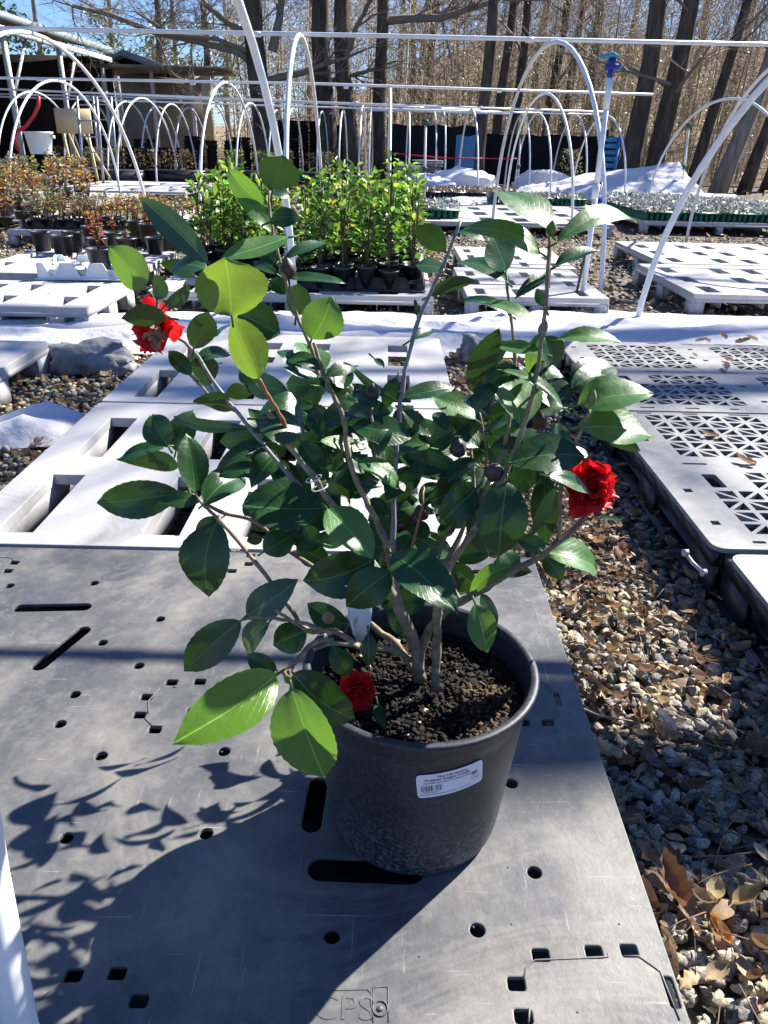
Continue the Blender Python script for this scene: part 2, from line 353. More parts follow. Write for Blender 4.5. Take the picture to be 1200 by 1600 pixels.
# gravel chips: crushed granite, individual stones in one mass
def ico(sub):
    import bmesh
    bm = bmesh.new(); bmesh.ops.create_icosphere(bm, subdivisions=sub, radius=1); bm.verts.ensure_lookup_table()
    v = np.array([x.co[:] for x in bm.verts]); f = np.array([[q.index for q in p.verts] for p in bm.faces]); bm.free(); return v, f
I1, I2 = ico(1), ico(2)
def stones(regions, name):
    Vs = []; Fs = []; Cs = []; nb = 0
    pal = np.array([(.36,.33,.27),(.24,.225,.20),(.46,.40,.29),(.34,.28,.19),(.54,.50,.42),(.15,.145,.14),(.44,.36,.24)])
    for (x0, x1, y0, y1, n, s0, s1, sub, zt) in regions:
        v0, f0 = (I2 if sub == 2 else I1)
        for k in range(n):
            sz = rng.uniform(s0, s1); p = v0.copy()
            dirs = rng.normal(size=(9, 3)); dirs /= np.linalg.norm(dirs, axis=1)[:, None]
            for d in dirs:                       # chop facets
                h = rng.uniform(.36, .74); t = p@d; p -= np.outer(np.maximum(t-h, 0), d)
            p *= np.array([1, rng.uniform(.6, .95), rng.uniform(.5, .8)])
            a = rng.uniform(0, 6.3); ca, sa = math.cos(a), math.sin(a); ta = rng.normal(0, .4); ct, st = math.cos(ta), math.sin(ta)
            p = p*1.22@np.array([[1,0,0],[0,ct,-st],[0,st,ct]])@np.array([[ca,-sa,0],[sa,ca,0],[0,0,1]])
            p = p*sz+np.array([rng.uniform(x0, x1), rng.uniform(y0, y1), rng.uniform(-.2, .9)*sz*zt])
            Vs.append(p); Fs.append(f0+nb); nb += len(p); c = pal[rng.integers(len(pal))]*rng.uniform(.7, 1.3); Cs.append(np.tile(c, (len(p), 1)))
    V = np.concatenate(Vs); Fc = np.concatenate(Fs); Cc = np.concatenate(Cs)
    me = bpy.data.meshes.new(name); me.vertices.add(len(V)); me.vertices.foreach_set('co', V.ravel())
    me.loops.add(Fc.size); me.loops.foreach_set('vertex_index', Fc.ravel()); me.polygons.add(len(Fc))
    me.polygons.foreach_set('loop_start', np.arange(len(Fc))*3); me.polygons.foreach_set('loop_total', np.full(len(Fc), 3)); me.update(calc_edges=True)
    a = me.color_attributes.new('tint', 'FLOAT_COLOR', 'POINT'); a.data.foreach_set('color', np.hstack([Cc, np.ones((len(Cc), 1))]).ravel())
    me.materials.append(M['stone']); o = bpy.data.objects.new(name, me); sc.collection.objects.link(o); return o
tag(stones([(.30, .86, .2, 1.6, 4200, .007, .017, 2, 1.0), (.2, .95, 1.6, 3.6, 3000, .009, .018, 1, 1.0),
            (-2.1, -.9, 1.2, 3.8, 5200, .010, .020, 1, 1.0), (-4.2, 4.6, 3.6, 9.5, 9000, .012, .024, 1, .8),
            (.85, 2.2, .3, 3.6, 700, .012, .02, 1, .8), (-1., .3, .2, 3.6, 1500, .012, .02, 1, .8)], 'gravel'), 'loose grey and tan granite gravel under and between the pallets', 'gravel', kind='stuff')

# leaf litter
def dry_leaf(b, c, L, W, rz, tilt, col, curl, lobes=0):
    n = 10; V = []; UV = []
    ca, sa = math.cos(rz), math.sin(rz)
    for i in range(n+1):
        t = i/n; w = W*(math.sin(math.pi*min(1, t**.8))**.8)*(1+(.28*math.sin(t*math.pi*lobes*2) if lobes else .08*random.uniform(-1, 1)))
        w = max(w, .001)
        for u in (-1, -.5, 0, .5, 1):
            x = (t-.5)*L; y = u*w; z = curl*L*(u*u)*.5+curl*L*.9*(t-.4)**2+.012*L*random.uniform(-1, 1)+abs(u)*w*.25
            z += x*math.sin(tilt)
            V.append((c[0]+x*ca-y*sa, c[1]+x*sa+y*ca, c[2]+z))
    b.add(V, [(i*5+k, i*5+k+1, i*5+k+6, i*5+k+5) for i in range(n) for k in range(4)], col)
PAL = [(.34, .215, .12), (.44, .30, .17), (.24, .145, .08), (.54, .40, .24), (.38, .25, .165), (.15, .10, .065), (.60, .48, .31)]
b = MB()
def scatter(x0, x1, y0, y1, n, z=.018, s=1.):
    for _ in range(n):
        L = random.uniform(.018, .060)*s; lob = random.choice([0, 0, 0, 0, 3, 4])
        dry_leaf(b, (random.uniform(x0, x1), random.uniform(y0, y1), z+random.uniform(0, .014)), L, L*random.uniform(.17, .32), random.uniform(0, 6.3), random.gauss(0, .35),
                 (lambda f, c_: tuple(v*f for v in c_))(random.uniform(.6, 1.25), random.choice(PAL)), random.uniform(-.2, .9), lob)
scatter(.33, .80, 1.1, 2.1, 520, s=.62); scatter(.33, .85, .25, .76, 260, s=.75); scatter(.33, .8, .76, 1.1, 110, s=.75); scatter(.3, .9, 2.1, 3.6, 130)
scatter(-2., -.95, 2.2, 3.4, 190); scatter(-2., -.95, 1.2, 2.2, 30); scatter(-4.5, 4.5, 4.6, 9.5, 1500, s=1.15); scatter(-6, 9, 9.5, 22, 1200, s=1.8)
scatter(-2.2, -1.0, 3.2, 3.8, 60)
tag(b.build('leaf_litter', M['litter'], smooth=False), 'dry brown oak leaves strewn over the gravel', 'dry leaves', kind='stuff')
b = MB()
for _ in range(620):
    x, y = random.choice([(random.uniform(.33, .85), random.uniform(.25, 2.4)), (random.uniform(-2, -.95), random.uniform(1.3, 3.4))]); a = random.uniform(0, 6.3); L = random.uniform(.04, .16); z = random.uniform(.018, .032)
    k = random.uniform(-.5, .5)
    b.tube([(x, y, z), (x+L*.5*math.cos(a), y+L*.5*math.sin(a), z+random.uniform(0, .012)), (x+L*math.cos(a+k), y+L*math.sin(a+k), z-.003)], [.0011, .0009, .0006], 4, col=random.choice([(.22, .13, .07), (.33, .22, .13), (.12, .07, .05)]))
tag(b.build('pine_straw', M['twig']), 'fine brown pine needles and twigs on the gravel', 'pine needles', kind='stuff')
# a few big dry leaves one can tell apart
big = [((1050, 1385), .085, .021, 100, (.30, .15, .08), .5, 4, 'long curled ribbed brown leaf lying beside the lower right edge of the pallet'),
       ((1117, 1392), .042, .015, 60, (.62, .48, .24), .3, 0, 'smooth pale yellow leaf on the gravel right of the curled ribbed leaf'),
       ((1165, 1405), .055, .014, 20, (.55, .38, .16), .4, 0, 'golden tan curled leaf at the right edge of the picture'),
       ((1125, 1455), .045, .010, 115, (.60, .26, .05), .3, 0, 'small bright orange leaf curled over the pale gravel, lower right'),
       ((1040, 1135), .06, .014, 110, (.36, .34, .38), .5, 3, 'pale grey shrivelled leaf standing in the shaded gravel'),
       ((1018, 1190), .05, .012, 130, (.24, .16, .13), .2, 0, 'narrow dull brown leaf in the shaded gravel below the grey leaf'),
       ((970, 865), .062, .018, 70, (.36, .19, .11), .5, 3, 'reddish brown curled leaf on the gravel below the right red flower'),
       ((1170, 1040), .05, .013, 90, (.30, .25, .27), .6, 0, 'purplish brown upright leaf beside the black plastic edge at the right')]
for p, L, W, rz, col, curl, lob, lab in big:
    b = MB(); c = onz(*p, .03); dry_leaf(b, (0, 0, 0), L*.85, W*.85, R(rz), .2, col, curl, lob)
    o = b.build('dry_leaf', M['litter'], smooth=True, loc=c); tag(o, lab, 'dry leaf', 'large dry leaves on the gravel')
b = MB(); P = [onz(890, 1098, .03), onz(935, 1118, .035), onz(995, 1128, .03)]; b.tube([tuple(p) for p in P], [.0022, .002, .0014], 6, col=(.45, .36, .25))
tag(b.build('fallen_twig', M['twig']), 'thin pale fallen twig lying on gravel beside the pallet and pot', 'twig')
# waxy green leaf fallen under the right flower
b = MB(); dry_leaf(b, (0, 0, 0), .07, .013, 0, .05, (.04, .12, .10), .1, 0); tag(b.build('fallen_green_leaf', M['foliage'], smooth=True, loc=onz(955, 812, .035)), 'blue green fallen leaf on the shaded gravel under the right red flower', 'leaf')

# ---------------------------------------------------------------- near black pallet
X0, X1, Y0, Y1, ZT = -.93, .327, .22, 1.46, .14
def sheared(p): return (p[0], p[1])
root = empty('black_pallet', (0, 0, 0), label='worn black plastic pallet under the potted camellia, with round holes and long slots', cat='pallet')
holes = []
rounds = [(15,915),(147,911),(250,967),(160,1004),(217,1040),(117,1085),(94,1131),(158,1181),(350,1174),(104,1309),(322,1302),(519,1463),(746,1453),(835,1363),(799,1224),(443,1120),(300,1110)]
for p in rounds: c = onz(*p, ZT); holes.append(circ(c, .0088, 18))
for p, q_, r in [((32, 950), (132, 948), .0125), ((62, 1040), (130, 985), .0125), ((487, 1288), (497, 1225), .013), ((503, 1357), (640, 1362), .0175)]:
    a, c = onz(*p, ZT), onz(*q_, ZT); holes.append(stadium(a, c, r))
def sq(p, wx, wy): c = onz(*p, ZT); holes.append(rrect(c.x-wx/2, c.y-wy/2, c.x+wx/2, c.y+wy/2, .003, 2))
for p in [(268,1066),(312,1065),(229,1089),(218,1117),(242,1140),(115,1523),(183,1520),(217,1563),(845,1492),(928,1487),(983,1485),(807,1537),(818,1588),(818,1129),(856,1129),(22,879),(12,892),(391,868),(388,881),(362,892),(724,900),(745,893),(367,859)]: sq(p, .019, .015)
sq((871, 1092), .010, .030); sq((1049, 1550), .011, .034)
outline_slab('deck', rrect(X0, Y0, X1, Y1, .02), holes, ZT-.007, ZT, M['bdeck'], root, .0015)
b = MB(); b.box(((X0+X1)/2, (Y0+Y1)/2, .080), (X1-X0-.03, Y1-Y0-.03, .006)); b.build('hole_shade_sheet', M['blk'], root)  # black sheet added below the deck to keep its holes dark
b = MB()
for xs in (X0+.075, (X0+X1)/2, X1-.075):
    for ys in (Y0+.08, (Y0+Y1)/2, Y1-.08): b.box((xs, ys, .037), (.13, .14, .074))
b.box(((X0+X1)/2, Y0+.004, .108), (X1-X0-.03, .008, .028)); b.box(((X0+X1)/2, Y1-.004, .108), (X1-X0-.03, .008, .028))
b.box((X0+.004, (Y0+Y1)/2, .108), (.008, Y1-Y0-.05, .028)); b.box((X1-.004, (Y0+Y1)/2, .108), (.008, Y1-Y0-.05, .028))
b.build('feet', M['blk'], root)
# moulded ridges round the square holes and a moulded panel with letters
b = MB()
def ridge(pts, r=.0011):
    b.tube([tuple(onz(x, y, ZT+.0002)) for x, y in pts], r, 5)
ridge([(818, 1530), (822, 1512), (836, 1500), (950, 1495), (951, 1489)]); ridge([(975, 1494), (998, 1494), (1032, 1518), (1062, 1594)]); ridge([(826, 1598), (828, 1574)])
ridge([(232, 1115), (232, 1095), (250, 1075)]); ridge([(226, 1122), (238, 1134), (258, 1133)]); ridge([(270, 1074), (278, 1073)]); ridge([(62, 1562), (98, 1532)]); ridge([(188, 1533), (206, 1556)])
ridge([(838, 1061), (858, 1072), (862, 1084)]); ridge([(866, 1110), (868, 1122), (860, 1126)])
ridge([(457, 1594), (457, 1549), (574, 1546), (580, 1552), (580, 1594)], .0007); ridge([(583, 1598), (583, 1543), (606, 1542), (607, 1598)], .0007)
ridge([(0, 871), (18, 872), (22, 876)], .001); ridge([(370, 861), (386, 864)], .001)
b.build('moulded_ridge', M['bdeck'], root, smooth=True)['kind'] = 'stuff'; b = MB()
for _ in range(90):     # moulding pips
    x, y = random.uniform(X0+.05, X1-.02), random.uniform(Y0+.1, Y1-.05); b.lathe([(.0015, ZT-.0001), (.0010, ZT+.0008), (.0001, ZT+.001)], 6, (x, y, 0))
c = onz(594, 1576, ZT); b.lathe([(.0085, 0), (.0085, .0012), (.0072, .0012), (.0072, 0)], 18, tuple(c)); b.lathe([(.0035, 0), (.003, .0015), (.0001, .0015)], 10, tuple(c))
b.build('moulded_pips', M['bdeck'], root, smooth=True)['kind'] = 'stuff'
def text_mesh(txt, size, ext=0, align='LEFT', off=0):
    cu = bpy.data.curves.new('t', 'FONT'); cu.body = txt; cu.size = size; cu.extrude = ext; cu.align_x = align; cu.offset = off
    t = bpy.data.objects.new('t', cu); sc.collection.objects.link(t); dg = bpy.context.evaluated_depsgraph_get(); dg.update()
    me = bpy.data.meshes.new_from_object(t.evaluated_get(dg)); bpy.data.objects.remove(t); bpy.data.curves.remove(cu)
    v = np.empty(len(me.vertices)*3); me.vertices.foreach_get('co', v); f = [tuple(p.vertices) for p in me.polygons]; bpy.data.meshes.remove(me)
    return v.reshape(-1, 3), f
v, f = text_mesh('CPS', .036, .0004); p0 = onz(488, 1592, ZT); b = MB(); b.add(v*np.array([1.05, 1., 1])+np.array([p0.x, p0.y, ZT+.0002]), f); b.build('moulded_letters', M['bdeck'], root)

# ---------------------------------------------------------------- grey slotted pallets
def grey_pallet(x0, x1, y0, y1, zt=.14, rows=2, cols=4, mat='gplast', label='', rz=0, mid=True, name='grey_pallet'):
    W, D = x1-x0, y1-y0; r_ = empty(name, (x0, y0, 0), rz, label, 'pallet', 'grey plastic pallets')
    hs = []; fr = [.11, .385, .56, .84] if cols == 4 else [(i+.5)/cols for i in range(cols)]
    for j in range(rows):
        ya = D*(.055+j*(.92/rows)); yb = ya+D*(.92/rows-.13)
        for f_ in fr: hs.append(rect(W*f_-W*.035, ya, W*f_+W*.035, yb))
    if mid:
        for f_ in (.25, .7): hs.append(circ((W*f_, D*.5), .012, 10))
    outline_slab('deck', rrect(0, 0, W, D, .012, 2), hs, zt-.03, zt, M[mat], r_, .002)
    b = MB(); t = .010
    for x in (0, W-t):      # side skirts with fork openings
        b.box((x+t/2, D/2, zt-.040), (t, D-.004, .022))
        for y in (.065, D/2, D-.065): b.box((x+t/2+(.001 if x else -.001), y, (zt-.05)/2), (t, .13, zt-.052))
    for y in (0, D-t):
        b.box((W/2, y+t/2, zt-.040), (W-.03, t, .022))
    for x in (.04, W/2, W-.04):
        for y in (.06, D/2, D-.06): b.box((x, y, (zt-.034)/2), (.07, .11, zt-.034))
    b.build('feet', M[mat], r_)
    b = MB()                # bars that cross the slots low down
    for j in range(rows):
        ya = D*(.055+j*(.92/rows))
        b.box((W/2, ya+.055, zt-.042), (W-.05, .012, .02))
    for f_ in fr:
        for sx in (-1, 1): b.box((W*f_+sx*(W*.035+.005), D/2, zt-.065), (.006, D*.88, .066))
    b.build('rib', M[mat], r_)
    return r_
GP = [
 ((-.965, .235, 1.475, 2.475), 2, 'pale grey slotted pallet directly behind the black pallet and the pot'),
 ((-.965, .235, 2.49, 3.52), 2, 'pale grey slotted pallet between the nearer grey pallet and the white cloth'),
 ((-2.75, -1.47, 2.35, 3.30), 2, 'grey pallet at the left edge beside the grey rock'),
 ((-2.75, -1.56, 4.02, 4.80), 2, 'grey pallet at the far left, right behind the white cloth, nothing on it'),
 ((-2.75, -1.66, 5.08, 6.25), 2, 'grey pallet at the left that carries the white foam tray'),
 ((-3.55, -2.15, 7.5, 8.9), 2, 'grey pallet under the front rose pots at the left, beyond the foam tray'),
 ((-1.40, .26, 4.55, 5.55), 2, 'grey pallet under the front trays of green seedlings in the centre'),
 ((-1.40, .26, 5.60, 6.60), 2, 'grey pallet under the rear trays of green seedlings in the centre'),
 ((.46, 1.30, 4.62, 5.75), 3, 'shaded grey pallet beside the sprinkler riser, near one of two'),
 ((.55, 1.36, 5.80, 6.98), 3, 'grey pallet behind the shaded one, left of the sprinkler riser'),
 ((1.88, 3.25, 4.85, 6.15), 3, 'grey pallet at the right behind the leaning white pipe, nearer of the pair'),
 ((2.12, 3.45, 6.20, 7.65), 3, 'grey pallet at the right behind the leaning white pipe, farther of the pair'),
 ((.25, 2.55, 9.3, 11.9), 3, 'long grey pallet in the middle distance behind the pink edged camellia tip'),
 ((3.05, 4.95, 9.9, 12.6), 3, 'grey pallet under the plug trays with silvery plants at the right'),
 ((1.3, 2.95, 11.95, 13.2), 3, 'grey pallet below the left end of the silvery plug trays'),
 ((-5.6, -3.3, 13.3, 16.3), 3, 'weathered grey pallet in the left distance with nothing growing on it'),
 ((-6.0, -3.9, 8.7, 12.8), 3, 'grey pallet under the tall rose bushes at the far left'),
 ((5.9, 8.2, 12.6, 14.6), 3, 'grey pallet by the wood at the far right edge'),
]
for (x0, x1, y0, y1), rows, lab in GP:
    far = y0 > 9
    grey_pallet(x0, x1, y0, y1, rows=rows, cols=4, label=lab, mat='gplast', mid=not far, rz=0)

# ---------------------------------------------------------------- perforated black pallets at the right
def perf_pallet(x0, x1, y0, y1, label, plain=False):
    W, D = x1-x0, y1-y0; r_ = empty('perforated_pallet', (x0, y0, 0), 0, label, 'pallet', 'black pallets at the right'); hs = []
    if not plain:
        c = .13
        for px in (.11, .66):
            for py in (.07, .56):
                for i in range(3):
                    for j in range(3):
                        cx, cy = px+c*(i+.5), py+c*(j+.5); h = c*.5; g = .008
                        if px < .2 and py < .2 and i == 0 and j == 2: continue
                        for k in range(8):
                            a0, a1 = k*45, k*45+45
                            def pt(a):
                                a = R(a); s_ = max(abs(math.cos(a)), abs(math.sin(a))); return Vector((h*math.cos(a)/s_, h*math.sin(a)/s_))
                            A, B_ = pt(a0), pt(a1); cc = (A+B_)/3
                            tri = [cc+(v-cc)*.68 for v in (Vector((0, 0)), A, B_)]
                            hs.append([(cx+v.x, cy+v.y) for v in tri])
        hs.append(rrect(.125, .345, .165, .435, .005, 2))
        for y in (.035, .51, D-.013):
            for i in range(7):
                x = .10+i*.155; w_ = random.choice([.03, .05, .07]); hs.append(rect(x, y-.006, x+w_, y+.006))
        for x in (.05, .57, W-.05):
            for i in (0, 1, 3, 4): y = .12+i*.19; hs.append(rect(x-.010, y, x+.012, y+.022))
    else:
        hs += [rect(.1, .95, .16, .962), rect(.3, .95, .36, .962)]
    outline_slab('deck', rrect(0, 0, W, D, .03), hs, .128, .14, M['dplast'], r_)
    b = MB(); t = .012
    for i in range(9):   # arched side wall
        y = D*(i+.5)/9; hh = .032 if i in (0, 4, 8) else .0
        b.box((t/2, y, .111), (t, D/9-.0005, .033))
        if i in (0, 4, 8): b.box((t/2+.002, y, .047), (t, D/9+.02, .094))
        b.box((W-t/2, y, .111), (t, D/9-.0005, .033))
    for y in (t/2, D-t/2): b.box((W/2, y, .105), (W-.06, t, .044))
    for x in (.08, W/2, W-.08):
        for y in (.08, D/2, D-.08): b.box((x, y, .063), (.12, .12, .126))
    b.build('side_wall', M['blk'], r_)
    b = MB(); b.box((W/2, D/2, .05), (W-.04, D-.04, .006)); b.build('hole_shade_sheet', M['blk'], r_)  # added black layer, stands for the shade inside the perforations
    for x in (.035, W/2, W-.035):
        b = MB(); b.box((x, D/2, .012), (.075, D-.01, .02)); b.build('bottom_board', M['blk'], r_)
        return r_
pp = perf_pallet(.745, 1.965, 1.525, 2.50, 'dusty black pallet with triangular perforations right of the plant, near one')
perf_pallet(.775, 1.995, 2.515, 3.52, 'dusty black pallet with triangular perforations, far one touching the white cloth')
perf_pallet(.765, 1.965, .50, 1.50, 'black pallet with a smooth closed deck at the right edge', True)
# wire hook joining the two pallets
b = MB(); a, c = at(1071, 864, 1.50), at(1099, 895, 1.45); b.tube([tuple(a), tuple((a+c)/2+Vector((-.004, 0, 0))), tuple(c)], .0045, 8); 
for p in (a, c): b.tube([tuple(p+Vector((-.006, 0, 0))), tuple(p+Vector((.006, 0, 0)))], .0085, 12)
tag(b.build('link_bar', M['metal'], smooth=True), 'small silver link bar joining the two black pallets at the right', 'link bar')
# leaves and debris lying on the perforated decks
b = MB()
for (x, y, L) in [(1130, 527, .07), (1160, 535, .08), (1175, 530, .06), (1105, 533, .05), (1134, 575, .075), (1138, 563, .05), (1110, 681, .05), (1165, 722, .06), (1085, 556, .04), (1095, 533, .06)]:
    c = onz(x, y, .146); dry_leaf(b, tuple(c), L, L*.2, random.uniform(0, 3), .1, random.choice(PAL[3:5]+[PAL[6]]), .3, random.choice([0, 3]))
tag(b.build('leaf_debris', M['litter']), 'scraps of dry leaf on the perforated black decks', 'dry leaves', kind='stuff')

# ---------------------------------------------------------------- white row cover on the ground
def cloth(name, x0, x1, nx, fy0, fy1, ny, amp, label, seed, zoff=.0, slope=0., mat='cloth', grp='white row covers'):
    b = MB(); V = []
    for j in range(ny+1):
        s = j/ny
        for i in range(nx+1):
            x = x0+(x1-x0)*i/nx; y = fy0(x)+(fy1(x)-fy0(x))*s
            e = min(1, s*5, (1-s)*5, (x-x0)*4+.05, (x1-x)*4+.05); e = max(0, e)
            n1 = mnoise.noise(Vector((x*.8+seed, y*3.2, seed))); n2 = abs(mnoise.noise(Vector((x*1.7, y*7+math.sin(x*1.3)*1.2, seed+3)))); n3 = abs(mnoise.noise(Vector((x*6, y*11, seed+5))))
            z = .012+e*amp*(.45+.6*n1+.75*(.6-n2)+.07*n3)
            V.append((x+.03*mnoise.noise(Vector((x*3, y*9, 1))), y+.04*mnoise.noise(Vector((x*2, y*5, 9))), max(.008, z)+zoff+slope*(x-x0)*s*e))
    N = nx+1; b.add(V, [(j*N+i, j*N+i+1, (j+1)*N+i+1, (j+1)*N+i) for j in range(ny) for i in range(nx)])
    o = b.build(name, M[mat], smooth=True); return tag(o, label, 'row cover', grp)
cloth('row_cover', -6.5, 7.5, 420, lambda x: 3.66+.0*x+.06*math.sin(x*2.1), lambda x: (4.55+.12*math.sin(x*1.1)) if x < .3 else 4.55+.12*math.sin(x*1.1)+min(1, (x-.3))*.18, 60, .085, 'long rumpled white fabric strip lying on the gravel behind the near pallets', 2)
cloth('row_cover', -1.45, -.98, 60, lambda x: 2.42+.25*(x+1.0), lambda x: 2.74+.3*(x+1.), 26, .10, 'short tail of white fabric on gravel below the grey rock', 5)
cloth('row_cover', .7, 2.9, 90, lambda x: 11.99, lambda x: 14.6, 40, .09, 'white fabric spread on the ground left of the blue crate', 8, .02)
cloth('row_cover', 2.3, 5.6, 90, lambda x: 14.2, lambda x: 16.2, 40, .12, 'white fabric hanging in a slope behind the sprinkler riser', 11, .1, .20)
cloth('row_cover', 4.2, 5.9, 70, lambda x: 13.2, lambda x: 14.2, 24, .14, 'white fabric ridge behind the silvery plug trays at the right', 14, .1)
cloth('row_cover', -2.6, -1.75, 40, lambda x: 8.95, lambda x: 10.2, 20, .15, 'white fabric patch left of the green seedlings', 17, .05)
def lump(name, c, s, mat, label, cat, seed, sub=4, rough=.28, group=None, fine=.1):
    v, f = ico(sub); V = []
    for p in v:
        n = mnoise.noise(Vector(p*1.3)+Vector((seed, 0, 0)))*rough*1.6+abs(mnoise.noise(Vector(p*3.1)+Vector((seed, 5, 0))))*rough*.8+mnoise.noise(Vector(p*7)+Vector((0, seed, 0)))*fine
        p = p*(1+n); V.append((p[0]*s[0], p[1]*s[1], max(p[2], -.45)*s[2]))
    b = MB(); b.add(V, [tuple(x) for x in f]); o = b.build(name, M[mat], smooth=(mat != 'rock'), loc=c); return tag(o, label, cat, group)
p = onz(132, 580, .03); lump('rock', (p.x, p.y+.10, .05), (.20, .10, .085), 'rock', 'broad grey rock at the left weighing down the white fabric', 'rock', 3, fine=.16)
p = onz(742, 560, .03); lump('rock', (p.x, p.y+.05, .05), (.08, .07, .075), 'rock', 'small pale rock behind the plant beside the right perforated pallet', 'rock', 9, fine=.16)
p = onz(1146, 460, .0); lump('rock', (p.x, p.y-.1, .03), (.05, .05, .05), 'rock', 'small pointed stone in front of the right grey pallets', 'rock', 12, fine=.16)
for (x, y, Y, s, lab) in [(720, 285, 14.9, (.6, .4, .28), 'bunched up white fabric heap on the dark flats, centre distance'), (668, 287, 14.7, (.45, .4, .2), 'low white fabric bundle left of the bigger heap'), (838, 287, 17.5, (.45, .4, .3), 'left one of two white fabric lumps before the black fence'), (858, 290, 17.2, (.4, .35, .32), 'right one of two white fabric lumps before the black fence')]:
    p = at(x, y, Y); lump('fabric_heap', (p.x, Y, max(.15, p.z-.05)), s, 'cloth', lab, 'row cover', x*.1, group='bunched white fabric heaps')

# ---------------------------------------------------------------- tunnel frames of white pipe
PR = .0165
def hoop(xn, xf, yn, yf, h, label, bow=0., r=PR, near=False, group='white pipe hoops'):
    P = []; n = 28; c = (yn+yf)/2; hw = (yf-yn)/2
    for k in range(n+1):
        a = math.pi*k/n; t = (1-math.cos(a))/2
        P.append((xn+(xf-xn)*t+(bow*math.sin(a) if not near else bow*(1-.7*t)*math.sin(a)**2.2), c-hw*math.cos(a), h*math.sin(a)-.03))
    b = MB(); b.tube(P, r, 10); return tag(b.build('pipe_hoop', M['pipe'], smooth=True), label, 'hoop', group)
def pipe_run(name, pts, label, r=.0135):
    b = MB(); b.tube(pts, r, 10)
    for k in range(1, 5):       # couplings
        a, c = Vector(pts[0]), Vector(pts[-1]); p = a.lerp(c, k/5); d = (c-a).normalized()*.03
        b.tube([tuple(p-d), tuple(p+d)], r*1.28, 10)
    return tag(b.build(name, M['pipe'], smooth=True), label, 'pipe', 'white ridge pipes')
# tunnel over the near pallets
hoop(-.335, -.50, .43, 4.18, 1.68, 'nearest white pipe hoop left of the plant, its near leg at the lower left corner', -.33, .0175, True)
hoop(2.25, 1.41, .35, 4.42, 1.68, 'thick white pipe leaning in from the upper right corner to the cloth', .06)
pipe_run('ridge_pipe', [(-2.6, 2.32, 1.71), (3.4, 2.32, 1.71)], 'white ridge pipe overhead that casts a thin shadow line on the black pallet')
# second tunnel
def apex(x, y, Y): return at(x, y, Y)
for (ax, ay, xn, xf, lab) in [(50, 50, -3.0, -2.66, 'large white hoop at the far left of the second row'), (472, 55, -.68, -.74, 'white hoop seen edge on above the top camellia leaf'), (860, 65, 1.43, 1.13, 'large white hoop crossed by the sprinkler riser'), (1262, 72, 3.35, 3.3, 'large white hoop cut by the right edge of the picture')]:
    p = apex(ax, ay, 7.2); hoop(xn, xf, 5.33, 9.05, p.z+.02, lab, p.x-(xn+xf)/2)
p0, p1 = at(-60, 44, 7.2), at(1290, 72, 7.2); pipe_run('ridge_pipe', [tuple(p0+Vector((-2, 0, 0))), tuple(at(600, 56, 7.2)), tuple(p1+Vector((2, 0, 0)))], 'nearest and highest white ridge pipe running right across the picture', .0165)
for i, (ax, ay, xn, xf) in enumerate([(90, 122, -4.5, -4.35), (355, 125, -2.25, -2.1), (610, 135, -.02, -.06), (850, 142, 2.15, 1.85), (1140, 150, 4.75, 4.1)]):
    p = apex(ax, ay, 11.5); hoop(xn, xf, 9.7, 13.3, p.z, '%s white hoop from the left in the third row' % ordn(i), p.x-(xn+xf)/2)
p0, p1 = at(-60, 121, 11.5), at(1020, 148, 11.5); pipe_run('ridge_pipe', [tuple(p0+Vector((-1, 0, 0))), tuple(at(500, 131, 11.5)), tuple(p1)], 'second white ridge pipe from the top, ending left of the leaning pipe', .0165)
for i, (ax, ay) in enumerate([(30, 140), (208, 150), (384, 158), (566, 163), (742, 168), (850, 175), (960, 178)]):
    p = apex(ax, ay, 16); w_ = 0 if i != 6 else .1
    hoop(p.x-.02*(ax-600)/100, p.x-.07*(ax-600)/100, 14.3, 17.7, p.z, '%s white hoop from the left in the fourth row' % ordn(i), 0)
pipe_run('ridge_pipe', [tuple(at(-30, 138, 16)), tuple(at(500, 160, 16)), tuple(at(945, 175, 16))], 'third white ridge pipe from the top', .017)
for i, (ax, ay) in enumerate([(150, 155), (240, 164), (290, 166), (430, 170), (502, 172), (580, 170), (680, 173), (694, 172), (1185, 237)]):
    p = apex(ax, ay, 20.5); hoop(p.x, p.x-.05*(ax-600)/100, 19, 22, max(p.z, .8), '%s white hoop from the left in the farthest row' % ordn(i), 0, .018)
pipe_run('ridge_pipe', [tuple(at(-30, 146, 19.5)), tuple(at(420, 158, 19.5)), tuple(at(750, 172, 19.5))], 'fourth white ridge pipe from the top', .018)
for i, (ax, ay) in enumerate([(125, 150), (190, 156), (262, 160), (330, 162), (455, 167), (535, 170), (640, 173), (820, 177), (905, 178)]):
    p = apex(ax, ay, 18); hoop(p.x, p.x-.05*(ax-600)/100, 16.6, 19.4, max(p.z, .8), '%s white hoop from the left in the fifth row' % ordn(i), 0, .017)
pipe_run('ridge_pipe', [tuple(at(-30, 150, 18)), tuple(at(420, 165, 18)), tuple(at(930, 179, 18))], 'fifth white ridge pipe from the top, in the far rows', .016)
pipe_run('ridge_pipe', [tuple(at(430, 188, 23)), tuple(at(560, 172, 22)), tuple(at(800, 178, 20))], 'slanting white ridge pipe in the far rows', .018)

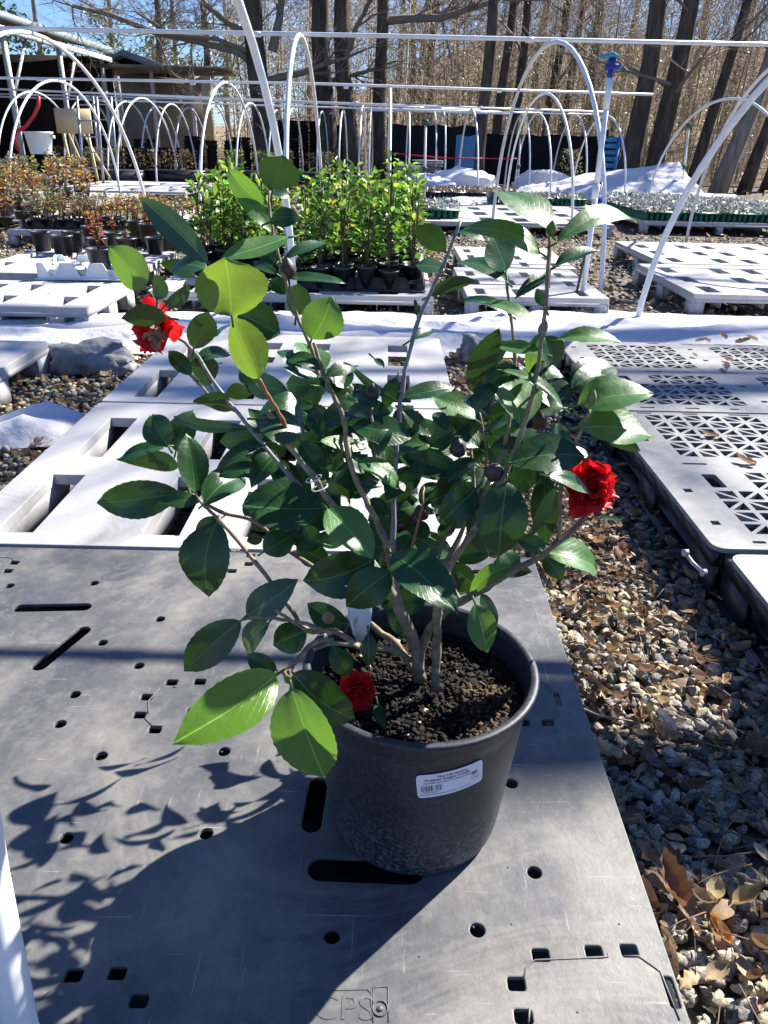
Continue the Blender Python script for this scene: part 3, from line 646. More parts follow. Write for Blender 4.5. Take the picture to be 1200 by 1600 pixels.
# sprinkler riser
p = onz(907, 490, 0); top = at(953, 122, p.y); r_ = empty('sprinkler_riser', (p.x, p.y, 0), 0, 'tall white pipe riser with a blue sprinkler head on top', 'sprinkler')
d = Vector((top.x-p.x, 0, top.z)); b = MB(); b.tube([(0, 0, 0), tuple(d*.55)], .017, 10); b.tube([tuple(d*.55), tuple(d*.88)], .0155, 10); b.tube([tuple(d*.88), tuple(d)], .019, 10); b.tube([tuple(d*.52), tuple(d*.58)], .022, 10); b.build('riser_pipe', M['pipe'], r_, smooth=True)
b = MB(); t = d; b.tube([tuple(t), tuple(t+Vector((0, 0, .045)))], .016, 8); b.tube([tuple(t+Vector((-.03, 0, .05))), tuple(t+Vector((.04, 0, .055)))], .018, 8); b.box(tuple(t+Vector((0, 0, .07))), (.035, .03, .05)); b.build('sprinkler_body', M['tape'], r_)
b = MB(); b.tube([tuple(t+Vector((-.065, 0, .098))), tuple(t+Vector((0, 0, .112))), tuple(t+Vector((.04, 0, .10)))], [.010, .016, .006], 8); b.tube([tuple(t+Vector((.03, 0, .04))), tuple(t+Vector((.06, 0, .06)))], .008, 6); b.build('sprinkler_arm', simple('teal_plastic', (.06, .36, .42), (.04, .25, .32), 9), r_)
p = onz(893, 492, 0); tt = at(940, 285, p.y+.1); r_ = empty('stake', (p.x, p.y, 0), 0, 'thin dark stake with blue tape leaning beside the sprinkler riser', 'stake')
b = MB(); e = tt-Vector((p.x, p.y, 0)); b.tube([(0, 0, 0), tuple(e*.55)], .008, 6); b.build('stake_rod', simple('olive_rod', (.10, .09, .05), (.05, .045, .03), 9), r_)
b = MB(); b.tube([tuple(e*.55), tuple(e)], .011, 6); b.build('rod_sleeve', M['blk'], r_); b = MB(); k = e*.86; b.box(tuple(k), (.05, .03, .07)); b.build('tape', M['tape'], r_)
for (x, y0, y1, Y, lab) in [(662, 345, 195, 12.3, 'pale thin stake with a green clip left of the white fabric heap'), (1066, 300, 200, 15, 'pale thin stake with green clips near the wood at the right'), (810, 280, 215, 17, 'pale stake holding the right end of the red tape')]:
    a, c = at(x, y0, Y), at(x+(10 if x > 1000 else 3), y1, Y); r_ = empty('stake', (a.x, Y, 0), 0, lab, 'stake'); b = MB(); b.tube([(0, 0, 0), (c.x-a.x, 0, c.z)], .018, 6); b.build('stake_rod', M['white'], r_)
    b = MB(); b.box(((c.x-a.x)*.5, -.02, c.z*.5), (.07, .03, .07)); b.box(((c.x-a.x), 0, c.z+.03), (.08, .05, .08)); b.build('clip', M['greenp'], r_)
b = MB(); b.tube([tuple(at(600, 238, 17)), tuple(at(700, 247, 17)), tuple(at(810, 248, 17))], .012, 5); tag(b.build('red_tape', M['redp']), 'thin red tape strung across the far rows before the black fence', 'tape')
# ================================================================= BACKGROUND
# open shed along the left
r_ = empty('open_shed', (-8.6, 16, 0), 0, 'long dark open shed with pale blue fascia at the far left', 'shed')
def bx(name, boxes, mat, par):
    b = MB()
    for q_ in boxes: b.box(q_[0], q_[1], q_[2] if len(q_) > 2 else 0)
    return b.build(name, mat, par)
b = MB(); V = []
for y in (-3, 10):
    V += [(.35, y, 3.12), (.35, y, 3.2), (-7, y, 4.4), (-7, y, 4.3)]
b.add(V, [(0, 1, 5, 4), (1, 2, 6, 5), (2, 3, 7, 6), (3, 0, 4, 7), (0, 3, 2, 1), (4, 5, 6, 7)]); b.build('roof', M['roof'], r_)
bx('fascia', [((.38, 3.5, 3.15), (.05, 13, .15))], M['teal'], r_)
bx('gutter_board', [((.30, 3.5, 2.92), (.06, 13, .12))], M['white'], r_)
bx('back_wall', [((-5.5, 3.5, 1.6), (.1, 13, 3.2)), ((-2.6, 9.9, 1.5), (5.8, .1, 3.0))], M['darkin'], r_)
for y in (-2, .6, 3.3, 6.4, 9.6):
    b = MB(); b.box((.15, y, 1.5), (.10, .10, 3.0)); b.tube([(.15, y, 1.6), (.15, y+1.2, 2.9)], .04, 4); b.build('post', M['white'], r_)
r_ = empty('gabled_shed', (-8.0, 27, 0), 0, 'grey gabled shed with beige end wall beyond the open shed', 'shed')
a1, a2, a3 = at(140, 108, 27), at(190, 86, 27), at(290, 122, 27); o = Vector((-8.0, 27, 0)); A1, A2, A3 = a1-o, a2-o, a3-o
b = MB(); V = []
for y in (0, 5):
    for p in (A1, A2, A3): V += [(p.x, y, p.z), (p.x, y, p.z+.14)]
b.add(V, [(0, 2, 3, 1), (2, 4, 5, 3), (0, 6, 8, 2), (2, 8, 10, 4), (1, 3, 9, 7), (3, 5, 11, 9), (4, 10, 11, 5), (0, 1, 7, 6), (6, 7, 9, 8), (8, 9, 11, 10)]); b.build('roof', M['roof'], r_)
b = MB(); dy = -.03
for p, q_ in ((A1, A2), (A2, A3)): b.tube([(p.x, dy, p.z+.07), (q_.x, dy, q_.z+.07)], .13, 4)
b.build('bargeboard', M['teal'], r_)
b = MB(); b.add([(A1.x+.3, .5, A1.z), (A2.x, .5, A2.z), (A3.x-.2, .5, A3.z)], [(0, 1, 2)]); b.build('gable_panel', M['darkin'], r_)
w0, w1 = at(178, 200, 27).x+8.0, at(322, 200, 27).x+8.0
bx('wall', [(((w0+w1)/2, 1.2, 1.35), (w1-w0, .1, 2.7))], M['beige'], r_)
bx('canopy', [(((w0+w1)/2+.2, -.2, 2.74), (w1-w0+1.6, 2.6, .10))], M['roof'], r_)
for f_ in (.12, .55, .95): bx('post', [((w0+(w1-w0)*f_, -.9, 1.35), (.11, .11, 2.7))], M['white'], r_)
bx('corner_board', [((at(327, 165, 26).x+8.0, -1.3, 1.5), (.26, .06, 2.1))], M['wood'], r_)
# clutter in front of the sheds
def thing_box(name, px, py0, py1, wpx, Y, mat, label, cat, depth=.3, group=None):
    a, c = at(px-wpx/2, py1, Y), at(px+wpx/2, py0, Y); r_ = empty(name, ((a.x+c.x)/2, Y, 0), 0, label, cat, group); return r_, a.z, c.z, abs(c.x-a.x)
r_, z0, z1, W = thing_box('board_stand', 115, 170, 208, 50, 16, None, 'upright yellow plywood board on legs before the open shed', 'board')
bx('panel', [((0, 0, (z0+z1)/2), (W, .04, z1-z0))], M['wood'], r_); b = MB()
for s_ in (-.35, .35): b.tube([(W*s_, .02, z0), (W*s_+.05, .1, 0)], .03, 4); b.tube([(W*s_*.6, .03, z0), (W*s_+.3, .35, 0)], .02, 4)
b.build('leg', M['wood'], r_)
r_, z0, z1, W = thing_box('bucket', 62, 206, 240, 36, 14.5, None, 'white plastic bin standing left of the yellow board', 'bin')
b = MB(); b.lathe([(W*.38, max(z0, .02)), (W*.5, z1), (W*.53, z1), (W*.53, z1-.03), (W*.5, z1-.03), (W*.49, z1), (W*.37, max(z0, .02)+.02), (.001, max(z0, .02)+.02)], 20); b.build('shell', M['foam'], r_, smooth=True); b = MB(); b.box((W*.55, 0, z1-.08), (.03, .08, .05)); b.build('lug', M['white'], r_)
b = MB(); P = [at(x, y, 15.5) for x, y in [(60, 150), (60, 165), (52, 182), (40, 198), (25, 206), (22, 215), (28, 235)]]; b.tube([tuple(p) for p in P], .035, 6); tag(b.build('red_hose', M['redp'], smooth=True), 'red hose hanging in a curve before the dark open shed', 'hose')
for i, (x, Y, lab) in enumerate([(140, 15.5, 'leaning metal rack frame right of the yellow board'), (165, 17, 'second leaning metal rack frame right of the yellow board')]):
    a, c = at(x, 240, Y), at(x-14, 150, Y); b = MB(); h = c.z
    for s_ in (-.18, .18): b.tube([(a.x+s_, Y, 0), (c.x+s_, Y+.3, h)], .025, 5)
    for k in range(6): t = (k+.5)/6; b.tube([(a.x+(c.x-a.x)*t-.18, Y+.3*t, h*t), (a.x+(c.x-a.x)*t+.18, Y+.3*t, h*t)], .018, 4)
    tag(b.build('metal_rack', M['metal']), lab, 'rack', 'metal racks by the open shed')
def nest(b, x, y, z, r, h, col=None): b.lathe([(r*.75, z), (r, z+h), (r*1.06, z+h), (r*1.06, z+h*.9), (r*.98, z+h), (r*.7, z+.02)], 10, (x, y, 0))
for i, (x, Y, hh, wd) in enumerate([(200, 19, .8, .8), (225, 20, .95, .6), (255, 20, .75, .8), (302, 21, 1.0, .5), (320, 20.5, .9, .6), (345, 21, .95, .7), (385, 22, 1.0, .8), (450, 23, 1.5, 1.2), (490, 23, 1.5, 1.3), (530, 23, 1.4, 1.0)]):
    p = onz(x, 260, 0); X = at(x, 230, Y).x; r_ = empty('pot_stack', (X, Y, 0), 0, 'stack of nested black nursery pots, %s from the left before the sheds' % ordn(i), 'pot stack', 'stacks of black pots')
    for cx in np.linspace(-wd/2+.15, wd/2-.15, max(2, int(wd/.26))):
        b = MB(); n = int(hh/.09)
        for k in range(n): nest(b, cx, random.uniform(-.1, .1), k*.085, .125, .11)
        b.build('pot_column', M['blk'], r_)
# stacked trays near the fence
for i, (x, y, Y, n) in enumerate([(640, 262, 16.5, 5), (668, 262, 16.8, 6), (655, 285, 14.5, 3)]):
    p = at(x, y, Y); r_ = empty('tray_stack', (p.x, Y, 0), 0, '%s stack of grey growing trays right of the green seedlings, middle distance' % ordn(i), 'tray stack', 'stacked growing trays')
    for k in range(n):
        b = MB(); b.box((random.uniform(-.03, .03), 0, .07+k*.10), (.55, .35, .05)); b.box((0, 0, .112+k*.10), (.6, .4, .012)); b.build('tray', M['dgplast'] if k < n-1 else M['gplast'], r_)
# black fence
def fence(x0, x1, y, Y, h, label):
    a, c = at(x0, 290, Y), at(x1, 290, Y); L = c.x-a.x; r_ = empty('black_fence', (a.x, Y, 0), 0, label, 'fence', 'black plastic fence at the edge of the wood')
    b = MB(); N = int(L/.10); V = []
    for j in range(9):
        for i in range(N+1):
            V.append((L*i/N, .07*mnoise.noise(Vector((i*.45, j*.5, x0))), h*j/8*(1+.05*mnoise.noise(Vector((i*.3, 0, 3)))*(j == 8))))
    b.add(V, [(j*(N+1)+i, j*(N+1)+i+1, (j+1)*(N+1)+i+1, (j+1)*(N+1)+i) for j in range(8) for i in range(N)]); b.build('sheet', M['fsheet'], r_, smooth=True)
    for k in range(int(L/1.6)+1):
        b = MB(); b.tube([(k*1.6, .08, 0), (k*1.6, .08, h+.15)], .04, 6); b.build('post', M['bark'], r_)
fence(605, 745, 290, 20.6, 1.3, 'black plastic fence left of the paired tree trunks'); fence(745, 962, 290, 21.4, 1.15, 'black plastic fence right of the paired tree trunks')
p = at(728, 212, 20); b = MB()
V = [(p.x+.35*(i/8-.5)*1.3, 19.95+.03*math.sin(i*2), p.z-j*.12+.02*math.sin(i)) for j in range(9) for i in range(9)]; b.add(V, [(j*9+i, j*9+i+1, j*9+i+10, j*9+i+9) for j in range(8) for i in range(8)])
b2 = MB(); r_ = empty('blue_tarp', (0, 0, 0), 0, 'blue plastic tarp hanging on the black fence beside a tree trunk', 'tarp'); b.build('sheet', M['bluep'], r_, smooth=True)
a, c = at(945, 280, 18), at(956, 213, 18.3); r_ = empty('blue_crate', (a.x, 18, 0), 0, 'tall narrow blue crate leaning behind the sprinkler riser', 'crate'); b = MB()
dx = c.x-a.x; H_ = c.z
for s_ in (-.17, .17): b.tube([(s_, 0, 0), (dx+s_, .3, H_)], .045, 4)
for k in range(9): t = (k+.5)/9; b.box((dx*t, .3*t, H_*t), (.34, .05, H_/12))
b.build('slatted_side', M['bluep'], r_)
p = at(885, 275, 19); 

# ---------------------------------------------------------------- potted stock
def leafy(b, n, R_, z0, z1, cols, L, W, stems=3, stemcol=(.12, .09, .05), up=.5, base=0.):
    for s_ in range(stems):
        a = random.uniform(0, 6.3); k = R_*random.uniform(.2, .8) if stems > 1 else 0
        b.tube([(0, 0, base), (k*.5*math.cos(a), k*.5*math.sin(a), (z0+z1)/2), (k*math.cos(a), k*math.sin(a), z1*.97)], [.005, .0035, .002], 4, False, stemcol)
    for _ in range(n):
        z = z0+(z1-z0)*random.random()**.8; t = (z-z0)/(z1-z0); rr = R_*(1-.55*t)*math.sqrt(random.random()); a = random.uniform(0, 6.3)
        c = Vector((rr*math.cos(a), rr*math.sin(a), z)); d = Vector((math.cos(a)+random.gauss(0, .5), math.sin(a)+random.gauss(0, .5), random.gauss(up, .5))).normalized()
        sd = d.cross(Vector((random.gauss(0, .5), random.gauss(0, .5), 1))).normalized(); l = L*random.uniform(.6, 1.2); w_ = W*random.uniform(.7, 1.2); nn = sd.cross(d)*.12*l
        V = [c, c+d*l*.35+sd*w_-nn*-1, c+d*l*.35, c+d*l*.35-sd*w_+nn, c+d*l*.7+sd*w_*.75+nn, c+d*l*.7, c+d*l*.7-sd*w_*.75+nn, c+d*l]
        b.add([tuple(v) for v in V], [(0, 1, 2), (0, 2, 3), (1, 4, 5, 2), (2, 5, 6, 3), (4, 7, 5), (5, 7, 6)], tuple(x*random.uniform(.75, 1.25) for x in random.choice(cols)))
def small_pot(b, r, h): b.lathe([(.001, .001), (r*.74, 0), (r*.95, h*.9), (r*1.04, h*.9), (r*1.04, h), (r*.94, h), (r*.90, h*.86), (.001, h*.85)], 14)
GC = [(.14, .27, .03), (.21, .37, .04), (.08, .17, .03), (.34, .46, .07), (.05, .13, .03)]
protos = []
for k in range(5):
    r_ = empty('potted_seedling'); b = MB(); small_pot(b, .062, .115); b.build('pot', M['blk'], r_, smooth=True)
    b = MB(); leafy(b, 46, .095, .15, .40+.05*k, GC, .066, .019, 3, base=.09); b.build('foliage', M['foliage'], r_, smooth=True)
    b = MB(); b.lathe([(.055, .100), (.001, .103)], 12); b.build('potting_mix', M['darkin'], r_); protos.append(r_)
used = set()
def shuttle_tray(x, y, z, nx, ny, pitch, label, mat='blk', rz=0, cut=True, depth=.055):
    r_ = empty('shuttle_tray', (x, y, z), rz, label, 'tray', 'growing trays'); b = MB(); W, D = nx*pitch, ny*pitch; t = .006
    # walls cut in deep Vs
    for (ax, L, n, off) in (('x', W, nx, 0), ('x', W, nx, D), ('y', D, ny, 0), ('y', D, ny, W)):
        prof = [(0, 0)]
        for i in range(n):
            s0 = i*pitch; prof += [(s0+.006, depth*1.45), (s0+pitch*.22, depth*1.45), (s0+pitch*.42, depth*.35), (s0+pitch*.58, depth*.35), (s0+pitch*.78, depth*1.45), (s0+pitch-.006, depth*1.45)]
        prof += [(L, 0)]; prof2 = [(p[0], p[1]) for p in prof]; N = len(prof2); V = []
        for dd in (0, t):
            for p_, h in prof2: V.append((p_, off+dd, h) if ax == 'x' else (off+dd, p_, h))
        Fc = []
        for i in range(N-1): Fc.append((i, i+1, i+1+N, i+N))
        for dd in (0, N):
            for i in range(N-1): Fc.append((dd, dd+i, dd+i+1)) if False else None
        # front and back as strips down to the floor
        base = len(V); 
        for dd in (0, t):
            for p_, h in prof2: V.append((p_, off+dd, 0) if ax == 'x' else (off+dd, p_, 0))
        Fc = [f for f in Fc if f]
        for g in (0, 1):
            for i in range(N-1): Fc.append((g*N+i, g*N+i+1, base+g*N+i+1, base+g*N+i))
        b.add(V, Fc)
    b.box((W/2, D/2, .004), (W-.002, D-.002, .006)); b.box((W/2, -.008, .008), (W+.03, .016, .006)); b.box((W/2, D+.014, .008), (W+.03, .016, .006))
    b.build('tray_body', M[mat], r_)
    if cut:
        b = MB()
        for i in range(nx):
            for j in range(ny): b.lathe([(pitch*.46, depth*.9), (pitch*.40, depth*.9), (pitch*.36, .008)], 10, ((i+.5)*pitch, (j+.5)*pitch, 0))
        b.build('cell', M[mat], r_)
    return r_
P = .138
blocks = [('right block', -.62, 4.68, 6, 12, 2), ('left block', -1.30, 5.25, 4, 9, 1)]
for bn, bx0, by0, nx, ny, tw in blocks:
    for i in range(nx):
        for j in range(ny):
            if random.random() < .16: continue
            k = random.randrange(5); pr = protos[k]
            o = pr if k not in used else copy_tree(pr); used.add(k)
            zz = .146; o.location = (bx0+(i+.5)*P+random.uniform(-.008, .008), by0+(j+.5)*P+(j//3)*.03+random.uniform(-.008, .008), zz); o.rotation_euler = (0, 0, random.uniform(0, 6.3)); s_ = random.uniform(.72, 1.18)*(1.08 if bn[0] == 'l' else 1); o.scale = (1, 1, s_)
            tag(o, 'green seedling, %s row back and %s from the left in the %s' % (ordn(j), ordn(i), bn), 'seedling', 'green camellia seedlings in black pots')
    nn = 0
    for j in range(0, ny, 3):
        for i in range(0, nx, 3 if nx > 4 else 4):
            shuttle_tray(bx0+i*P, by0+j*P+(j//3)*.03, .142, 3 if nx > 4 else 4, 3, P, 'black notched tray of green seedlings, %s row back, %s from left, %s' % (ordn(j//3), ordn(i//3), bn)); nn += 1
# empty pots and foam tray at the left
p = onz(62, 437, .14); tr = shuttle_tray(p.x, p.y-.02, .142, 3, 2, .18, 'white foam tray with scalloped sides on the left grey pallet', 'foam', .05, True, .07)
def pot_thing(px, py, z, r, h, label, fol=None, tilt=0, grp='black pots at the left'):
    c = onz(px, py, z); r_ = empty('potted_rose' if fol else 'nursery_pot', (c.x, c.y+r*.8, z), 0, label, 'potted rose' if fol else 'pot', grp); b = MB(); small_pot(b, r, h); b.build('pot', M['blk'], r_, smooth=True)
    b = MB(); b.lathe([(r*.88, h*.88), (.001, h*.9)], 12); b.build('potting_mix', M['darkin'], r_)
    if fol: b = MB(); leafy(b, fol[0], fol[1], h*.95, fol[2], fol[3], .03, .010, 4, (.22, .10, .06), base=h*.85); b.build('foliage', M['foliage'], r_, smooth=True)
    return r_
RC = [(.42, .05, .02), (.30, .06, .03), (.45, .16, .04), (.18, .16, .05)]
for (x, y, r, h, fol, lab) in [
  (63, 393, .075, .14, None, 'square shouldered empty black pot, leftmost behind the white foam tray'), (95, 400, .08, .14, None, 'empty black pot behind the left half of the foam tray'),
  (112, 395, .075, .15, None, 'empty black pot standing behind two others above the foam tray'), (153, 424, .078, .13, (12, .05, .24, RC), 'black pot standing in the right end of the white foam tray'),
  (150, 402, .078, .13, (60, .07, .30, RC), 'black pot with a red leaved rose behind the foam tray'), (195, 402, .08, .13, (12, .05, .22, GC), 'wide black pot with a few green shoots right of the red leaved rose'),
  (176, 392, .075, .13, (20, .05, .22, RC), 'black pot with a bare rose cutting between its neighbours, left side'), (230, 378, .085, .14, (70, .09, .22, RC), 'black pot of bushy red leaves near the left green seedlings'),
  (240, 398, .07, .12, None, 'small empty black pot at the foot of the bushy red rose'), (140, 380, .075, .13, (14, .05, .25, RC), 'black pot with thin red shoots, back row of the foam tray group'),
  (210, 372, .075, .14, (14, .05, .25, RC), 'black pot with dry stems behind the bushy red rose'), (262, 392, .075, .12, (10, .04, .2, GC), 'black pot with a green sprig just left of the green seedlings')]:
    pot_thing(x, y, .142 if (x, y) != (153, 424) else .19, r, h, lab, fol)
# rose beds at the far left
mixes = [[(.12, .15, .05), (.20, .21, .08), (.30, .26, .09)], [(.56, .38, .05), (.46, .12, .05), (.16, .17, .06)], [(.14, .16, .07), (.24, .21, .12), (.26, .14, .09)], [(.50, .50, .44), (.12, .14, .05), (.35, .08, .03)]]
rp = []
for k in range(4):
    r_ = empty('potted_rose'); b = MB(); small_pot(b, .09, .16); b.build('pot', M['blk'], r_, smooth=True); b = MB(); leafy(b, 85, .16, .26, .70-.05*(k % 2), mixes[k], .05, .017, 7, (.20, .13, .08), base=.12)
    b.build('foliage', M['foliage'], r_, smooth=True); rp.append(r_)
ru = set(); n = 0
for j in range(11):
    for i in range(9):
        y = 8.0+j*.42; x = -5.9+i*.30+.12*(y-8)*-.4
        if x > -.42*y+.55 or random.random() < .3: continue
        k = random.randrange(4); o = rp[k] if k not in ru else copy_tree(rp[k]); ru.add(k)
        hs = (.45 if j < 2 else .74)*random.uniform(.85, 1.15); o.location = (x+random.uniform(-.05, .05), y+random.uniform(-.05, .05), .145); o.scale = (1, 1, hs); o.rotation_euler = (0, 0, random.uniform(0, 6))
        tag(o, 'rose bush, %s row back and %s from the left, far left bed' % (ordn(j), ordn(i)), 'potted rose', 'rose bushes in the far left bed')
for i in range(7):
    shuttle_tray(-3.45+.0*i+i*.30, 7.62+.02*i, .145, 2, 3, .145, 'black notched tray of small roses, %s from the left on its pallet' % ordn(i))
    for u in range(2):
        for v_ in range(3):
            k = random.randrange(4); o = rp[k] if k not in ru else copy_tree(rp[k]); ru.add(k); o.scale = (.62, .62, random.uniform(.35, .5)); o.location = (-3.45+i*.30+(u+.5)*.145, 7.62+(v_+.5)*.145, .15)
            tag(o, 'small rose, %s row back and %s from the left, front rose pallet' % (ordn(v_), ordn(i*2+u)), 'potted rose', 'small roses on the front rose pallet')
# black troughs with bushes farther back at the left
for i, (x, y, Y, wd, cols) in enumerate([(275, 274, 17.5, 1.25, [(.20, .16, .08), (.30, .12, .06), (.16, .15, .06)]), (165, 272, 17, 1.6, [(.14, .15, .05), (.22, .16, .07)]), (120, 268, 19, 1.5, [(.14, .15, .05), (.22, .10, .05)]), (385, 275, 18, 1.3, [(.10, .2, .04), (.22, .3, .05)]), (470, 275, 18, 1.6, [(.12, .15, .05), (.3, .22, .1)])]):
    p = at(x, y, Y); r_ = empty('plant_trough', (p.x, Y, 0), 0, ['reddish twiggy bushes in a black trough, centre left distance', 'green brown bushes in a black trough beside the reddish trough', 'farthest left dull bushes in a black trough before the shed', 'bright green sprigs in a black trough behind the white leaning pipe', 'low straw coloured tufts in a black trough behind the seedlings'][i], 'planter', 'planted troughs in the distance')
    b = MB(); b.box((0, 0, .19), (wd, .8, .2)); b.box((0, 0, .30), (wd+.04, .84, .02)); b.build('trough', M['blk'], r_); b = MB()
    for _ in range(9):
        b2 = MB(); leafy(b2, 60, .16, .06, .42, cols, .05, .012, 5, (.16, .12, .08), base=0); vv = np.concatenate(b2.v)+np.array([random.uniform(-wd/2+.1, wd/2-.1), random.uniform(-.3, .3), .28]); b.v.append(vv); b.f += [tuple(i_+b.n for i_ in q_) for q_ in b2.f]; b.n += len(vv); b.col += b2.col
    b.build('foliage', M['foliage'], r_)
# plug trays with silvery plants at the right
SC = [(.50, .50, .50), (.62, .62, .62), (.30, .33, .28), (.42, .44, .46), (.13, .15, .09)]
def plug(x, y, z, nx, ny, pitch, label, cols, hh=.09, dark=False):
    r_ = empty('plug_tray', (x, y, z), 0, label, 'plug tray', 'plug trays of small plants'); W, D = nx*pitch, ny*pitch; b = MB()
    for i in range(nx):
        for j in range(ny):
            if i in (0, nx-1) or j in (0, ny-1): b.lathe([(pitch*.32, 0), (pitch*.47, .085), (pitch*.42, .085)], 8, ((i+.5)*pitch, (j+.5)*pitch, 0))
    b.box((W/2, D/2, .088), (W, D, .008)); b.build('cell_tray', M['greenp'] if not dark else M['blk'], r_); b = MB()
    for _ in range(int(nx*ny*9)):
        c = Vector((random.uniform(0, W), random.uniform(0, D), .09+random.random()*hh)); d = Vector((random.gauss(0, 1), random.gauss(0, 1), random.gauss(.6, .6))).normalized(); sd = d.orthogonal().normalized(); l = .045; w_ = .014
        b.add([tuple(c), tuple(c+d*l*.5+sd*w_), tuple(c+d*l), tuple(c+d*l*.5-sd*w_)], [(0, 1, 2), (0, 2, 3)], tuple(v*random.uniform(.7, 1.2) for v in random.choice(cols)))
    b.build('foliage', M['foliage'], r_); return r_
n = 0
for j in range(4):
    for i in range(4 if j < 3 else 3):
        plug(3.08+i*.47-.0*j, 9.98+j*.62, .142, 7, 9, .065, 'green tray of silvery plants at the right, %s row back, %s from left' % (ordn(j), ordn(i)), SC); n += 1
for i in range(3): plug(1.45+i*.48, 12.1, .142, 7, 8, .065, 'green celled tray of grey plants left of the riser, %s from the left' % ordn(i), SC[2:], .05)
plug(.32, 9.6, .142, 7, 9, .07, 'small green celled tray of silvery plants right beside the green seedlings', SC)
for i in range(4): plug(.42+i*.42, 13.9, .10, 6, 8, .07, 'dark flat of reddish seedlings under the white fabric heap, %s from the left' % ordn(i), [(.20, .12, .07), (.28, .2, .12), (.5, .48, .45)], .07, True)
# small tufted shrub before the black fence
r_ = empty('shrub', (at(886, 280, 18).x, 18, 0), 0, 'small round tufted shrub before the black fence, left of the riser', 'shrub'); b = MB(); leafy(b, 380, .38, .15, .85, [(.14, .14, .06), (.24, .22, .1)], .08, .012, 9, base=0); b.build('foliage', M['foliage'], r_)

# ---------------------------------------------------------------- the wood
def grow(b, p, d, L, r, depth, seed, col, kinks=5, spread=.6, minr=.006):
    pts = [p.copy()]; rad = [r]; kids = []
    for k in range(kinks):
        d = (d+Vector((random.gauss(0, .13), random.gauss(0, .13), random.gauss(.03, .09)))).normalized(); p = p+d*(L/kinks); rr = r*(1-.75*(k+1)/kinks); pts.append(p.copy()); rad.append(max(rr, .003)); kids.append((p.copy(), d.copy(), rr))
    b.tube([tuple(q_) for q_ in pts], rad, 6 if r > .05 else (4 if r > .015 else 3), False, col)
    if depth <= 0: return
    for (q_, dd, rr) in kids[1:] if depth > 1 else kids:
        for _ in range(2 if depth > 1 else 2):
            o = Vector((random.gauss(0, 1), random.gauss(0, 1), random.gauss(.1, .5))).normalized(); nd = (dd*.7+o*spread).normalized(); grow(b, q_, nd, L*random.uniform(.35, .6), max(minr, rr*.55), depth-1, seed, col, 4, spread, minr)
def tree(px, Y, rpx, lean, H_, label, limbs=7, mat='bark', lo=2.0, py=270, extra=None, depth=2):
    p = at(px, py, Y); r = rpx*Y*.95/1200/2; r_ = empty('bare_tree', (p.x, Y, 0), 0, label, 'tree', 'bare trees of the wood behind the nursery'); pts = []; rad = []; n = 12
    z0 = -.1+ (hz(p.x, Y) if Y > 23 else 0)
    wob = [random.uniform(0, 6) for _ in range(2)]
    for k in range(n+1):
        t = k/n; z = z0+H_*t; pts.append((lean*z+.06*math.sin(z*1.1+wob[0])*r*6, .05*math.sin(z+wob[1]), z)); rad.append(r*(1.25-.25*min(1, t*12) if t < .09 else 1-.62*t))
    b = MB(); b.tube(pts, rad, 12); b.build('trunk', M[mat], r_, smooth=True); b = MB(); col = (.20, .165, .13) if mat == 'bark' else (.32, .28, .22)
    for k in range(limbs):
        t = random.uniform(lo/H_, .97); z = z0+H_*t; a = random.uniform(0, 6.3); i = min(n-1, int(t*n)); q_ = Vector(pts[i]).lerp(Vector(pts[i+1]), t*n-i)
        grow(b, q_, Vector((math.cos(a), math.sin(a), random.uniform(.25, .9))).normalized(), random.uniform(1.2, 3.)*(1.1-.5*t), rad[i]*random.uniform(.2, .42), depth, 0, col)
    if extra:
        for (P_, r0) in extra:
            q_ = [at(x, y, Y)-Vector((p.x, Y, 0)) for x, y in P_]; q_ = [Vector((v.x, random.uniform(-.2, .2), v.z)) for v in q_]; b.tube([tuple(v) for v in q_], [r0*(1-.7*i/len(q_)) for i in range(len(q_))], 7, False, col)
            for i in range(1, len(q_)):
                for _ in range(3): grow(b, q_[i], (q_[i]-q_[i-1]).normalized()*.5+Vector((random.gauss(0, .5), random.gauss(0, .5), random.gauss(.2, .5))), random.uniform(.8, 2.2), r0*.25, 2, 0, col)
    b.build('crown', M['twig'], r_)
    return r_
random.seed(21)
tree(412, 21.5, 34, .00, 10, 'big dark tree with long limbs reaching left, behind the near leaning white pipe', 7, extra=[([(405, 105), (370, 80), (300, 62), (240, 50), (170, 22), (110, 8)], .10), ([(400, 60), (360, 38), (330, 15), (300, -15)], .09), ([(400, 85), (340, 62), (270, 55), (215, 20)], .06), ([(425, 80), (436, 30), (445, -40)], .12)])
tree(505, 22.5, 32, .02, 10, 'dark trunk, left one of the pair above the centre seedlings', 6)
tree(548, 22, 27, -.05, 10, 'dark slanting trunk, right one of the pair above the centre seedlings', 5)
tree(595, 23, 22, -.02, 10, 'straight grey brown trunk over the middle hoop of the third row', 5, extra=[([(596, 33), (640, 28), (690, 30), (730, 15), (780, 0)], .12)])
tree(748, 20.6, 20, .01, 10, 'straight dark trunk that the blue tarp hangs beside', 5)
tree(772, 24, 15, .03, 10, 'thin dark trunk just right of the straight dark one', 5)
tree(793, 24.5, 15, .04, 10, 'second thin dark trunk right of the straight dark one', 5)
tree(840, 27, 14, .08, 10, 'thin leaning trunk framed by the large right hoop', 6); tree(862, 30, 12, .10, 10, 'thinner leaning trunk framed by the large right hoop', 6)
tree(985, 20, 30, .01, 11, 'thick dark trunk right of the sprinkler head', 6); tree(1018, 22, 19, .05, 11, 'dark trunk leaning away from the thick one, right of the sprinkler head', 5)
tree(1022, 19.5, 20, .07, 10, 'grey trunk low beside the leaning white pipe', 4, 'bark')
tree(1130, 18.5, 24, .18, 10, 'broad grey trunk slanting right behind the row of silvery plants', 5, 'bark2')
